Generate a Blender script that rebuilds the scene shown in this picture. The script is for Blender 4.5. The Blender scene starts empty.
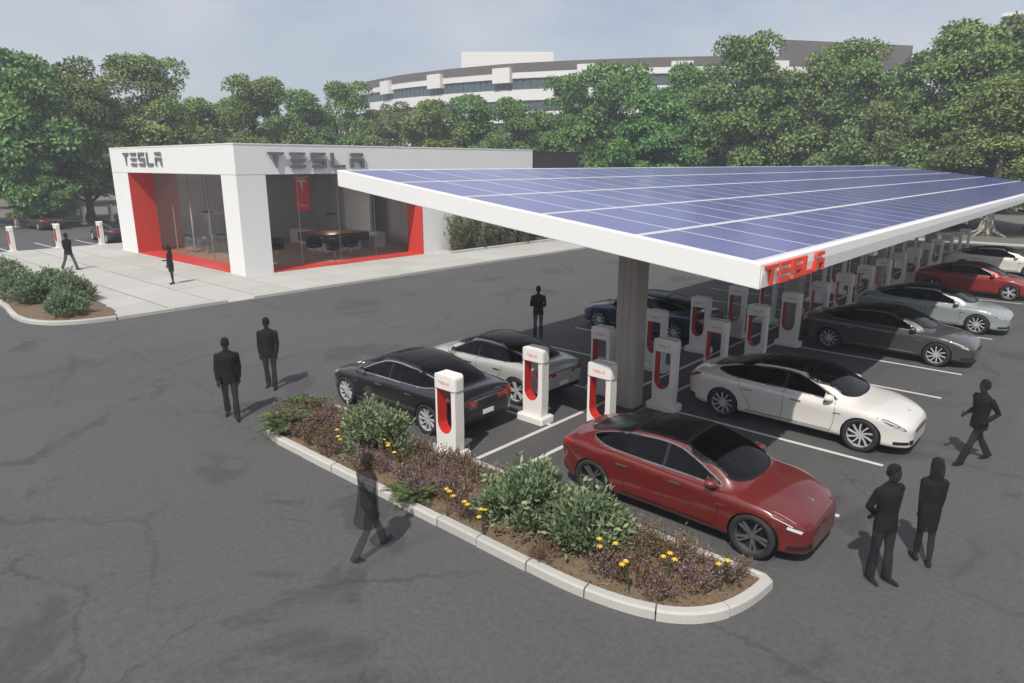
import bpy, math, random
import numpy as np
from mathutils import Vector, Matrix
R = math.radians
random.seed(11); rng = np.random.default_rng(11)
scene = bpy.context.scene
C = scene.collection
# ------------------------------------------------------------------ camera
CAM_H = 5.7; F_PX = 682.2; PITCH = .2555; YAW = 2.3021
cd = bpy.data.cameras.new('camera'); cam = bpy.data.objects.new('camera', cd); C.objects.link(cam)
cd.sensor_width = 36.0; cd.lens = F_PX / 1024 * 36.0; cd.clip_start = .1; cd.clip_end = 3000
cam.location = (0, 0, CAM_H)
cam.rotation_euler = (math.pi/2 - PITCH, 0, YAW - math.pi/2)
scene.camera = cam
HAZE = .0012
# ------------------------------------------------------------------ sky, sun, exposure
SUN = Vector((.30, -.72, 1.0)).normalized()             # towards the sun
sun_el = math.asin(SUN.z); sun_az = math.atan2(SUN.x, SUN.y)
w = bpy.data.worlds.new('World'); scene.world = w; w.use_nodes = True
nt = w.node_tree; nt.nodes.clear()
wo = nt.nodes.new('ShaderNodeOutputWorld'); bg = nt.nodes.new('ShaderNodeBackground'); bg.inputs[1].default_value = SKY_STRENGTH = .10
sk = nt.nodes.new('ShaderNodeTexSky'); sk.sky_type = 'NISHITA'; sk.sun_disc = False
sk.sun_elevation = sun_el; sk.sun_rotation = sun_az; sk.air_density = 1.0; sk.dust_density = 1.2; sk.ozone_density = 1.5
# thin even cloud veil over the whole sky
tc = nt.nodes.new('ShaderNodeTexCoord'); mp = nt.nodes.new('ShaderNodeMapping'); mp.inputs['Scale'].default_value = (1, 1, 2.6)
nz = nt.nodes.new('ShaderNodeTexNoise'); nz.inputs['Scale'].default_value = 2.6; nz.inputs['Detail'].default_value = 7; nz.inputs['Roughness'].default_value = .55
cr = nt.nodes.new('ShaderNodeValToRGB'); cr.color_ramp.elements[0].position = .36; cr.color_ramp.elements[1].position = .68
cr.color_ramp.elements[0].color = (.34, .34, .34, 1); cr.color_ramp.elements[1].color = (.95, .95, .95, 1)
mx = nt.nodes.new('ShaderNodeMixRGB'); mx.inputs[2].default_value = (7.2, 7.35, 7.9, 1)
nt.links.new(tc.outputs['Generated'], mp.inputs[0]); nt.links.new(mp.outputs[0], nz.inputs['Vector']); nt.links.new(nz.outputs[0], cr.inputs[0])
nt.links.new(cr.outputs[0], mx.inputs[0]); nt.links.new(sk.outputs[0], mx.inputs[1]); nt.links.new(mx.outputs[0], bg.inputs[0]); nt.links.new(bg.outputs[0], wo.inputs[0])
sl = bpy.data.lights.new('sun', 'SUN'); sl.energy = 4.7; sl.angle = R(.6); sl.color = (1, .95, .88)
so = bpy.data.objects.new('sun', sl); C.objects.link(so)
so.rotation_euler = SUN.to_track_quat('Z', 'Y').to_euler(); so.location = (20, -40, 60)
scene.view_settings.view_transform = 'Standard'; scene.view_settings.look = 'None'
scene.view_settings.exposure = -0.1; scene.view_settings.gamma = 1.0
scene.render.engine = 'CYCLES'
scene.cycles.use_denoising = True
scene.cycles.max_bounces = 8; scene.cycles.transparent_max_bounces = 16
scene.cycles.volume_bounces = 1; scene.cycles.sample_clamp_indirect = 6
scene.cycles.caustics_reflective = False; scene.cycles.caustics_refractive = False

# ------------------------------------------------------------------ pixel -> ground helper (direction only; distance from what is touched)
_f = np.array([math.cos(YAW)*math.cos(PITCH), math.sin(YAW)*math.cos(PITCH), -math.sin(PITCH)])
_r = np.array([math.sin(YAW), -math.cos(YAW), 0.0]); _u = np.cross(_r, _f)
def ray(x, y): return _f + (x-512)/F_PX*_r - (y-341.5)/F_PX*_u
def ground(x, y, z=0.0):
    d = ray(x, y); return np.array([0, 0, CAM_H]) + d*((z-CAM_H)/d[2])
def column(x, dist):
    d = ray(x, 163.6); n = math.hypot(d[0], d[1]); return d[0]/n*dist, d[1]/n*dist

# ------------------------------------------------------------------ mesh helpers
class MB:
    def __init__(s): s.v = []; s.f = []; s.m = []
    def add(s, vs, fs, m=0):
        o = len(s.v); s.v += [tuple(map(float, p)) for p in vs]
        for q in fs: s.f.append(tuple(i+o for i in q)); s.m.append(m)
        return s
    def box(s, x0, x1, y0, y1, z0, z1, m=0):
        return s.add([(x0,y0,z0),(x1,y0,z0),(x1,y1,z0),(x0,y1,z0),(x0,y0,z1),(x1,y0,z1),(x1,y1,z1),(x0,y1,z1)],
                     [(0,3,2,1),(4,5,6,7),(0,1,5,4),(1,2,6,5),(2,3,7,6),(3,0,4,7)], m)
    def prism(s, poly, d0, d1, fn, m=0):
        # poly: 2D outline (counter-clockwise seen along +depth); fn(a,b,d)->xyz
        n = len(poly); vs = [fn(a, b, d0) for a, b in poly] + [fn(a, b, d1) for a, b in poly]
        fs = [tuple(range(n))[::-1], tuple(range(n, 2*n))] + [(i, (i+1) % n, n+(i+1) % n, n+i) for i in range(n)]
        return s.add(vs, fs, m)
    def tube(s, pts, rad, n=8, cap=True, m=0):
        pts = [Vector(p) for p in pts]; k = len(pts)
        if not hasattr(rad, '__len__'): rad = [rad]*k
        vs = []; a = None
        for i, p in enumerate(pts):
            t = (pts[min(i+1, k-1)] - pts[max(i-1, 0)]).normalized()
            if a is None: a = t.orthogonal().normalized()
            a = (a - t*a.dot(t)).normalized(); b = t.cross(a)
            for j in range(n):
                q = 2*math.pi*j/n; vs.append(p + (a*math.cos(q) + b*math.sin(q))*rad[i])
        fs = [(i*n+j, i*n+(j+1) % n, (i+1)*n+(j+1) % n, (i+1)*n+j) for i in range(k-1) for j in range(n)]
        if cap: fs += [tuple(range(n))[::-1], tuple(range((k-1)*n, k*n))]
        return s.add(vs, fs, m)
    def rings(s, rs, cap=True, m=0):
        n = len(rs[0]); k = len(rs); vs = [p for r_ in rs for p in r_]
        fs = [(i*n+j, i*n+(j+1) % n, (i+1)*n+(j+1) % n, (i+1)*n+j) for i in range(k-1) for j in range(n)]
        if cap: fs += [tuple(range(n))[::-1], tuple(range((k-1)*n, k*n))]
        return s.add(vs, fs, m)
    def lathe(s, prof, n=24, c=(0,0,0), axis='z', m=0, cap=False):
        rs = []
        for r_, h in prof:
            ring = []
            for j in range(n):
                q = 2*math.pi*j/n; a, b = r_*math.cos(q), r_*math.sin(q)
                p = (a, b, h) if axis == 'z' else ((a, h, b) if axis == 'y' else (h, a, b))
                ring.append((p[0]+c[0], p[1]+c[1], p[2]+c[2]))
            rs.append(ring)
        return s.rings(rs, cap, m)
    def ellipsoid(s, c, r_, n=12, k=8, m=0):
        return s.lathe_scaled(c, r_, n, k, m)
    def lathe_scaled(s, c, r_, n, k, m):
        rs = []
        for i in range(k+1):
            t = math.pi*i/k; st = max(math.sin(t), .02)
            rs.append([(c[0]+r_[0]*st*math.cos(2*math.pi*j/n), c[1]+r_[1]*st*math.sin(2*math.pi*j/n), c[2]-r_[2]*math.cos(t)) for j in range(n)])
        return s.rings(rs, True, m)
    def mesh(s, name, mats, smooth=False):
        me = bpy.data.meshes.new(name); me.from_pydata(s.v, [], s.f)
        for mt in (mats if isinstance(mats, (list, tuple)) else [mats]): me.materials.append(mt)
        if any(s.m): me.polygons.foreach_set('material_index', s.m)
        if smooth: me.polygons.foreach_set('use_smooth', [True]*len(me.polygons))
        me.update(); return me
    def build(s, name, mats, parent=None, smooth=False, bevel=0, seg=2):
        return link(name, s.mesh(name, mats, smooth), parent, bevel, seg)

def link(name, me, parent=None, bevel=0, seg=2):
    o = bpy.data.objects.new(name, me); C.objects.link(o)
    if parent is not None: o.parent = parent
    if bevel:
        b = o.modifiers.new('bevel', 'BEVEL'); b.width = bevel; b.segments = seg; b.limit_method = 'ANGLE'; b.angle_limit = R(40); b.harden_normals = False
    return o
def empty(name, loc=(0,0,0), rz=0):
    o = bpy.data.objects.new(name, None); C.objects.link(o); o.location = loc; o.rotation_euler = (0, 0, rz); o.empty_display_size = .2; return o
def tag(o, label=None, cat=None, group=None, kind=None):
    if label: o['label'] = label
    if cat: o['category'] = cat
    if group: o['group'] = group
    if kind: o['kind'] = kind
    return o
def copy_tree(o, parent=None):
    c = o.copy(); C.objects.link(c); c.parent = parent
    for ch in list(o.children): copy_tree(ch, c)
    return c
ORD = ['first','second','third','fourth','fifth','sixth','seventh','eighth','ninth','tenth','eleventh','twelfth','thirteenth','fourteenth','fifteenth','sixteenth','seventeenth','eighteenth','nineteenth','twentieth']

# ------------------------------------------------------------------ materials
def new_mat(name):
    m = bpy.data.materials.new(name); m.use_nodes = True; t = m.node_tree
    return m, t, t.nodes['Principled BSDF']
def N(t, kind, **kw):
    n = t.nodes.new(kind)
    for k, v in kw.items():
        if k in n.inputs.keys(): n.inputs[k].default_value = v
        else: setattr(n, k, v)
    return n
def ramp(t, src, p0, p1, c0=(0,0,0,1), c1=(1,1,1,1)):
    r_ = t.nodes.new('ShaderNodeValToRGB'); e = r_.color_ramp.elements
    e[0].position = p0; e[1].position = p1; e[0].color = c0; e[1].color = c1
    t.links.new(src, r_.inputs[0]); return r_.outputs[0]
def mix(t, fac, a, b, blend='MIX'):
    n = t.nodes.new('ShaderNodeMixRGB'); n.blend_type = blend
    for i, s_ in ((0, fac), (1, a), (2, b)):
        if hasattr(s_, 'is_output'): t.links.new(s_, n.inputs[i])
        else: n.inputs[i].default_value = s_ if i == 0 else (*s_[:3], 1)
    return n.outputs[0]
def bump(t, h, strength=.3, dist=.01):
    b = t.nodes.new('ShaderNodeBump'); b.inputs['Strength'].default_value = strength; b.inputs['Distance'].default_value = dist
    t.links.new(h, b.inputs['Height']); return b.outputs[0]
def simple(name, col, rough=.5, metal=0, var=.12, scale=6.0, bmp=0, bscale=60, spec=.5, coat=0, coat_r=.05):
    m, t, p = new_mat(name)
    p.inputs['Roughness'].default_value = rough; p.inputs['Metallic'].default_value = metal
    p.inputs['Specular IOR Level'].default_value = spec; p.inputs['Coat Weight'].default_value = coat; p.inputs['Coat Roughness'].default_value = coat_r
    c = N(t, 'ShaderNodeTexCoord'); n = N(t, 'ShaderNodeTexNoise', Scale=scale, Detail=5.0)
    t.links.new(c.outputs['Object'], n.inputs['Vector'])
    lo = [x*(1-var) for x in col]; hi = [min(1, x*(1+var)) for x in col]
    t.links.new(mix(t, n.outputs[0], lo, hi), p.inputs['Base Color'])
    if bmp:
        n2 = N(t, 'ShaderNodeTexNoise', Scale=bscale, Detail=4.0); t.links.new(c.outputs['Object'], n2.inputs['Vector'])
        t.links.new(bump(t, n2.outputs[0], bmp, .01), p.inputs['Normal'])
    return m
def asphalt_mat():
    m, t, p = new_mat('asphalt'); c = N(t, 'ShaderNodeTexCoord').outputs['Object']
    def noise(sc, det=6, rough=.55, vec=c, dist=0):
        n = N(t, 'ShaderNodeTexNoise', Scale=sc, Detail=det, Roughness=rough, Distortion=dist); t.links.new(vec, n.inputs['Vector']); return n.outputs[0]
    big = noise(.13, 5); mid = noise(.7, 6, .6); fine = noise(11, 5, .7); grit = noise(70, 3, .8)
    base = mix(t, big, (.078, .077, .077), (.124, .122, .121))
    base = mix(t, ramp(t, mid, .35, .7), base, (.108, .106, .105))
    # old patched areas and damp stains with their own outline
    patch = ramp(t, noise(.27, 7, .62, dist=.6), .575, .615)
    n = N(t, 'ShaderNodeMath', operation='MULTIPLY'); t.links.new(patch, n.inputs[0]); n.inputs[1].default_value = .55
    base = mix(t, n.outputs[0], base, (.054, .055, .059))
    # streaks along the traffic direction
    mp = N(t, 'ShaderNodeMapping'); mp.inputs['Scale'].default_value = (1.6, .12, 1); mp.inputs['Rotation'].default_value = (0, 0, R(8)); t.links.new(c, mp.inputs[0])
    st = ramp(t, noise(.9, 5, .6, mp.outputs[0]), .55, .78)
    n = N(t, 'ShaderNodeMath', operation='MULTIPLY'); t.links.new(st, n.inputs[0]); n.inputs[1].default_value = .5
    base = mix(t, n.outputs[0], base, (.062, .062, .066))
    # sealed cracks: distorted cell edges, only where a mask lets them through
    wv = N(t, 'ShaderNodeTexNoise', Scale=.9, Detail=6.0, Roughness=.65); t.links.new(c, wv.inputs['Vector'])
    va = N(t, 'ShaderNodeVectorMath', operation='MULTIPLY_ADD'); t.links.new(wv.outputs['Color'], va.inputs[0]); va.inputs[1].default_value = (1.1, 1.1, 0); t.links.new(c, va.inputs[2])
    vo = N(t, 'ShaderNodeTexVoronoi', feature='DISTANCE_TO_EDGE', Scale=.16); t.links.new(va.outputs[0], vo.inputs['Vector'])
    crk = ramp(t, vo.outputs['Distance'], .004, .013, (1,1,1,1), (0,0,0,1))
    msk = ramp(t, noise(.16, 4, .5), .50, .60)
    n = N(t, 'ShaderNodeMath', operation='MULTIPLY'); t.links.new(crk, n.inputs[0]); t.links.new(msk, n.inputs[1])
    n2 = N(t, 'ShaderNodeMath', operation='MULTIPLY'); t.links.new(n.outputs[0], n2.inputs[0]); n2.inputs[1].default_value = .38
    base = mix(t, n2.outputs[0], base, (.036, .036, .039))
    # fine hairline cracks
    vo2 = N(t, 'ShaderNodeTexVoronoi', feature='DISTANCE_TO_EDGE', Scale=.42); t.links.new(va.outputs[0], vo2.inputs['Vector'])
    ck2 = ramp(t, vo2.outputs['Distance'], .004, .014, (1,1,1,1), (0,0,0,1)); mk2 = ramp(t, noise(.22, 5, .6), .52, .58)
    n = N(t, 'ShaderNodeMath', operation='MULTIPLY'); t.links.new(ck2, n.inputs[0]); t.links.new(mk2, n.inputs[1])
    n3 = N(t, 'ShaderNodeMath', operation='MULTIPLY'); t.links.new(n.outputs[0], n3.inputs[0]); n3.inputs[1].default_value = .42
    base = mix(t, n3.outputs[0], base, (.034, .034, .036))
    # long paving-lane seam lines
    sp_ = N(t, 'ShaderNodeSeparateXYZ'); t.links.new(va.outputs[0], sp_.inputs[0])
    sm = N(t, 'ShaderNodeMath', operation='PINGPONG'); t.links.new(sp_.outputs[1], sm.inputs[0]); sm.inputs[1].default_value = 3.9
    sr = ramp(t, sm.outputs[0], .018, .05, (1,1,1,1), (0,0,0,1)); n4 = N(t, 'ShaderNodeMath', operation='MULTIPLY'); t.links.new(sr, n4.inputs[0]); n4.inputs[1].default_value = .35
    base = mix(t, n4.outputs[0], base, (.045, .045, .048))
    # pale dusty scuffs and oil spots
    sc = ramp(t, noise(.45, 7, .7, dist=1.2), .62, .72)
    n = N(t, 'ShaderNodeMath', operation='MULTIPLY'); t.links.new(sc, n.inputs[0]); n.inputs[1].default_value = .25
    base = mix(t, n.outputs[0], base, (.16, .158, .155))
    base = mix(t, ramp(t, fine, .3, .7, (.82,.82,.82,1), (1.16,1.16,1.16,1)), (0,0,0), base, 'MIX') if False else mix(t, 1.0, base, ramp(t, fine, .3, .7, (.74,.74,.74,1), (1.06,1.06,1.06,1)), 'MULTIPLY')
    base = mix(t, 1.0, base, ramp(t, grit, .32, .68, (.58,.58,.58,1), (1.28,1.28,1.28,1)), 'MULTIPLY')
    t.links.new(base, p.inputs['Base Color']); p.inputs['Roughness'].default_value = .78; p.inputs['Specular IOR Level'].default_value = .4
    t.links.new(bump(t, grit, .35, .006), p.inputs['Normal'])
    return m
def concrete_mat(name, col, var=.14):
    m, t, p = new_mat(name); c = N(t, 'ShaderNodeTexCoord').outputs['Object']
    n = N(t, 'ShaderNodeTexNoise', Scale=.8, Detail=7.0, Roughness=.6); t.links.new(c, n.inputs['Vector'])
    n2 = N(t, 'ShaderNodeTexNoise', Scale=45.0, Detail=3.0); t.links.new(c, n2.inputs['Vector'])
    oi = N(t, 'ShaderNodeObjectInfo')
    b = mix(t, n.outputs[0], [x*(1-var) for x in col], [x*(1+var) for x in col])
    b = mix(t, 1.0, b, ramp(t, n2.outputs[0], .3, .75, (.86,.86,.85,1), (1,1,1,1)), 'MULTIPLY')
    b = mix(t, 1.0, b, ramp(t, oi.outputs['Random'], 0, 1, (.88,.88,.87,1), (1,1,1,1)), 'MULTIPLY')
    n3 = N(t, 'ShaderNodeTexNoise', Scale=3.0, Detail=8.0, Roughness=.7); t.links.new(c, n3.inputs['Vector'])
    f = ramp(t, n3.outputs[0], .58, .72)
    k = N(t, 'ShaderNodeMath', operation='MULTIPLY'); t.links.new(f, k.inputs[0]); k.inputs[1].default_value = .3
    b = mix(t, k.outputs[0], b, [x*.55 for x in col])
    t.links.new(b, p.inputs['Base Color']); p.inputs['Roughness'].default_value = .85
    t.links.new(bump(t, n2.outputs[0], .25, .004), p.inputs['Normal'])
    return m
def leaf_mat(name, c0, c1, trans=.25, rough=.55):
    m, t, p = new_mat(name)
    a = N(t, 'ShaderNodeAttribute', attribute_name='tint'); oi = N(t, 'ShaderNodeObjectInfo')
    col = mix(t, a.outputs['Fac'], c0, c1)
    hs = N(t, 'ShaderNodeHueSaturation'); t.links.new(col, hs.inputs['Color'])
    mr = N(t, 'ShaderNodeMapRange'); mr.inputs[3].default_value = .475; mr.inputs[4].default_value = .525; t.links.new(oi.outputs['Random'], mr.inputs[0]); t.links.new(mr.outputs[0], hs.inputs['Hue'])
    t.links.new(hs.outputs[0], p.inputs['Base Color']); p.inputs['Roughness'].default_value = rough; p.inputs['Specular IOR Level'].default_value = .3
    tr = N(t, 'ShaderNodeBsdfTranslucent'); t.links.new(hs.outputs[0], tr.inputs[0])
    ms = N(t, 'ShaderNodeMixShader'); ms.inputs[0].default_value = trans
    t.links.new(p.outputs[0], ms.inputs[1]); t.links.new(tr.outputs[0], ms.inputs[2]); t.links.new(ms.outputs[0], t.nodes['Material Output'].inputs[0])
    return m
def glass_mat(name, tint=(.8,.85,.85), refl=.0, ior=1.45):
    m, t, p = new_mat(name); t.nodes.remove(p)
    tr = N(t, 'ShaderNodeBsdfTransparent'); tr.inputs[0].default_value = (*tint, 1)
    gl = N(t, 'ShaderNodeBsdfGlossy'); gl.inputs['Roughness'].default_value = .02
    lw = N(t, 'ShaderNodeLayerWeight', Blend=.5)
    pw_ = N(t, 'ShaderNodeMath', operation='POWER'); t.links.new(lw.outputs['Facing'], pw_.inputs[0]); pw_.inputs[1].default_value = 4.5
    sc_ = N(t, 'ShaderNodeMath', operation='MULTIPLY'); t.links.new(pw_.outputs[0], sc_.inputs[0]); sc_.inputs[1].default_value = .8
    ad = N(t, 'ShaderNodeMath', operation='ADD'); t.links.new(sc_.outputs[0], ad.inputs[0]); ad.inputs[1].default_value = refl
    ms = N(t, 'ShaderNodeMixShader'); t.links.new(ad.outputs[0], ms.inputs[0]); t.links.new(tr.outputs[0], ms.inputs[1]); t.links.new(gl.outputs[0], ms.inputs[2])
    t.links.new(ms.outputs[0], t.nodes['Material Output'].inputs[0]); return m
def paint_mat(name, col, metal=.0, rough=.35, coat=1.0):
    m = simple(name, col, rough, metal, .03, 3, coat=coat, coat_r=.025); return m
def panel_mat():
    m, t, p = new_mat('solar_cells'); uv = N(t, 'ShaderNodeTexCoord').outputs['Object']; oi = N(t, 'ShaderNodeObjectInfo')
    sx = N(t, 'ShaderNodeSeparateXYZ'); t.links.new(uv, sx.inputs[0])
    def lines(out, freq, wd):
        a = N(t, 'ShaderNodeMath', operation='MULTIPLY'); t.links.new(out, a.inputs[0]); a.inputs[1].default_value = freq
        b = N(t, 'ShaderNodeMath', operation='FRACT'); t.links.new(a.outputs[0], b.inputs[0])
        c_ = N(t, 'ShaderNodeMath', operation='LESS_THAN'); t.links.new(b.outputs[0], c_.inputs[0]); c_.inputs[1].default_value = wd
        return c_.outputs[0]
    l1 = lines(sx.outputs[0], 6.3, .045); l2 = lines(sx.outputs[1], 6.2, .045); l3 = lines(sx.outputs[1], 18.6, .07)
    vo = N(t, 'ShaderNodeTexVoronoi', Scale=30.0); t.links.new(uv, vo.inputs['Vector'])
    n = N(t, 'ShaderNodeTexNoise', Scale=1.3, Detail=4.0); t.links.new(uv, n.inputs['Vector'])
    b = mix(t, vo.outputs['Color'], (.050, .060, .235), (.125, .128, .43))
    b = mix(t, n.outputs[0], b, (.082, .086, .31))
    b = mix(t, 1.0, b, ramp(t, oi.outputs['Random'], 0, 1, (.74,.75,.80,1), (1,1,1,1)), 'MULTIPLY')
    ax = N(t, 'ShaderNodeMath', operation='MAXIMUM'); t.links.new(l1, ax.inputs[0]); t.links.new(l2, ax.inputs[1])
    k = N(t, 'ShaderNodeMath', operation='MULTIPLY'); t.links.new(ax.outputs[0], k.inputs[0]); k.inputs[1].default_value = .6
    b = mix(t, k.outputs[0], b, (.40, .40, .56))
    k = N(t, 'ShaderNodeMath', operation='MULTIPLY'); t.links.new(l3, k.inputs[0]); k.inputs[1].default_value = .25
    b = mix(t, k.outputs[0], b, (.33, .33, .50))
    t.links.new(b, p.inputs['Base Color']); p.inputs['Roughness'].default_value = .28; p.inputs['Coat Weight'].default_value = .5; p.inputs['Coat Roughness'].default_value = .12
    return m
M = dict(
    asphalt=asphalt_mat(),
    paint=concrete_mat('road_paint', (.62, .62, .60), .1),
    kerb=concrete_mat('kerb_concrete', (.52, .51, .48)),
    slab=concrete_mat('paving_concrete', (.50, .49, .465), .08),
    joint=concrete_mat('joint_mortar', (.13, .13, .125)),
    dirt=simple('dirt', (.15, .14, .125), .95, 0, .35, 1.2, .8, 25),
    mulch=simple('mulch', (.150, .105, .066), .95, 0, .5, 9, 1.0, 40),
    white=simple('white_render', (.76, .76, .745), .6, 0, .03, .7, .08, 40),
    post_white=simple('post_enamel', (.74, .72, .68), .42, 0, .04, 3, spec=.4),
    white_metal=simple('white_metal', (.80, .80, .785), .38, 0, .03, 2, spec=.4),
    red=simple('red_panel', (.56, .045, .03), .45, 0, .06, 1.5),
    banner_red=simple('banner_red', (.80, .05, .035), .6, 0, .05, 2),
    red_gloss=simple('red_gloss', (.55, .030, .025), .3, 0, .05, 2),
    sign_red=simple('sign_red', (.72, .06, .025), .4, 0, .04, 2),
    sign_grey=simple('sign_grey', (.20, .20, .21), .38, .6, .08, 2),
    dark_metal=simple('dark_metal', (.05, .05, .053), .5, .2, .1, 3),
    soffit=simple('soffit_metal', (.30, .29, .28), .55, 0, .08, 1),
    pillar=simple('pillar_metal', (.36, .325, .285), .5, 0, .08, 1.2),
    alu=simple('aluminium_rail', (.62, .62, .64), .4, .1, .06, 2),
    cells=panel_mat(),
    glass=glass_mat('showroom_glass', (.88, .90, .90), .012),
    wall_grey=simple('interior_wall', (.62, .62, .625), .7, 0, .06, .8),
    wood=simple('wood_floor', (.42, .28, .19), .45, 0, .25, 2.5),
    wood_dark=simple('walnut', (.16, .07, .04), .4, 0, .35, 4),
    black=simple('black_plastic', (.012, .012, .013), .45, 0, .1, 3),
    rubber=simple('rubber', (.018, .018, .018), .75, 0, .15, 10),
    rim=simple('rim_metal', (.62, .62, .63), .26, .35, .06, 5),
    rim_dark=simple('rim_dark', (.16, .16, .165), .3, .5, .1, 5),
    chrome=simple('chrome', (.55, .55, .56), .22, .9, .04, 3),
    car_glass=glass_mat('car_glass', (.22, .225, .23), .035),
    roof_glass=simple('roof_glass', (.005, .005, .006), .22, 0, .05, 2, spec=.10),
    headlamp_s=simple('headlamp_smoked', (.16, .165, .17), .12, .2, .1, 20, coat=1),
    gasket=simple('gasket', (.008, .008, .009), .4, 0, .05, 5, spec=.25),
    grey_trim=simple('grey_trim', (.20, .20, .205), .35, .5, .05, 5),
    headlamp=simple('headlamp', (.70, .71, .72), .12, .1, .1, 20, coat=1),
    tail=simple('tail_lamp', (.28, .012, .012), .2, 0, .1, 10, coat=1),
    seat=simple('seat_leather', (.03, .03, .032), .6, 0, .1, 6),
    bark=simple('bark', (.13, .10, .075), .95, 0, .4, 3, 1.0, 12),
    pale_bark=simple('pale_bark', (.36, .32, .27), .95, 0, .35, 2, 1.0, 8),
    stem=simple('stem', (.10, .085, .05), .9, 0, .3, 10),
    tree_a=leaf_mat('tree_leaf', (.034, .074, .024), (.250, .375, .100), .14),
    tree_b=leaf_mat('tree_leaf_bright', (.030, .092, .028), (.170, .380, .100), .14),
    tree_c=leaf_mat('tree_leaf_olive', (.050, .080, .026), (.285, .355, .105), .14),
    shrub=leaf_mat('shrub_leaf', (.070, .115, .050), (.300, .380, .215), .15),
    shrub_dark=leaf_mat('shrub_leaf_dark', (.060, .085, .040), (.240, .280, .150), .15),
    fern=leaf_mat('fern_leaf', (.045, .085, .030), (.130, .200, .070), .2),
    heath=leaf_mat('heather_sprig', (.085, .055, .032), (.270, .205, .110), .15),
    bloom=leaf_mat('heather_bloom', (.17, .085, .10), (.38, .27, .29), .2),
    yellow=simple('yellow_petal', (.75, .52, .03), .6, 0, .15, 30),
    lamp_on=None,
    bld_white=simple('far_white', (.70, .69, .67), .7, 0, .05, .1),
    bld_roof=simple('far_roof', (.115, .10, .09), .8, 0, .12, .15),
    bld_brown=simple('far_brown', (.15, .125, .11), .8, 0, .12, .15),
    bld_glass=simple('far_window', (.06, .10, .11), .12, 0, .1, .4),
    dark_wall=simple('dark_wall', (.030, .030, .032), .8, 0, .2, .6),
)

m, t, p = new_mat('lamp_glow'); p.inputs['Emission Color'].default_value = (1, .9, .75, 1); p.inputs['Emission Strength'].default_value = 2.0; p.inputs['Base Color'].default_value = (.8,.8,.75,1); M['lamp_on'] = m
# ================================================================== ground
P0 = 8.65; PITCH_S = 2.647                    # first stall line, stall width
L1X, L2X = -8.92, -8.01                       # painted edges of the charger strip
g = MB(); g.add([(-290,-120,0),(160,-120,0),(160,300,0),(-290,300,0)], [(0,1,2,3)])
asph = tag(g.build('parking_lot', M['asphalt']), kind='structure')
def line(x0, x1, y0, y1):
    o = MB().box(x0, x1, y0, y1, .001, .005).build('painted_line', M['paint'], asph); return o
NST = 17
line(L1X-.05, L1X+.05, 8.78, P0+PITCH_S*NST); line(L2X-.05, L2X+.05, 8.78, P0+PITCH_S*NST)
for k in range(1, NST+1):
    y = P0+PITCH_S*k
    line(L2X+.054, -2.80, y-.05, y+.05); line(-14.2, L1X-.054, y-.05, y+.05)
# ------------------------------------------------------------------ kerb stones along a path
def resample(path, step):
    p = np.array(path, float); d = np.r_[0, np.cumsum(np.linalg.norm(np.diff(p, axis=0), axis=1))]
    n = max(2, int(round(d[-1]/step))+1); s = np.linspace(0, d[-1], n)
    return np.c_[np.interp(s, d, p[:, 0]), np.interp(s, d, p[:, 1])], d[-1]
def kerb(path, parent, stone=1.3, width=.16, height=.15, inside=1, mat='kerb', seed=0):
    """path: outer edge; the stone lies on its left (inside=1) or right (-1)"""
    rr = random.Random(seed)
    p, L = resample(path, .10); n = len(p)
    t = np.gradient(p, axis=0); t /= np.linalg.norm(t, axis=1)[:, None]; nor = np.c_[-t[:, 1], t[:, 0]]*inside
    k = max(1, int(round(L/stone))); cuts = np.linspace(0, n-1, k+1).round().astype(int)
    for a, b in zip(cuts[:-1], cuts[1:]):
        if b <= a: continue
        mb = MB(); rings_ = []; dz = rr.uniform(-.006, .006); do = rr.uniform(-.012, .012)
        idx = list(range(a, b+1))
        if np.abs(np.cross(t[a], t[b])) < .002: idx = [a, b]
        for q, i in enumerate(idx):
            base = p[i] + nor[i]*do
            if q == 0: base = base + t[i]*.011
            if q == len(idx)-1: base = base - t[i]*.011
            r_ = []
            for o_, z in ((0,-.02),(0.006,height-.03+dz),(.03,height+dz),(width-.02,height+dz),(width,height-.02+dz),(width,-.02)):
                c = base + nor[i]*o_; r_.append((c[0], c[1], z))
            rings_.append(r_ if inside == -1 else r_[::-1])
        mb.rings(rings_); mb.build('kerb_stone', M[mat], parent)
    return p, nor
def arc(cx, cy, r_, a0, a1, n=10): return [(cx+r_*math.cos(R(a0+(a1-a0)*i/n)), cy+r_*math.sin(R(a0+(a1-a0)*i/n))) for i in range(n+1)]
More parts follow.
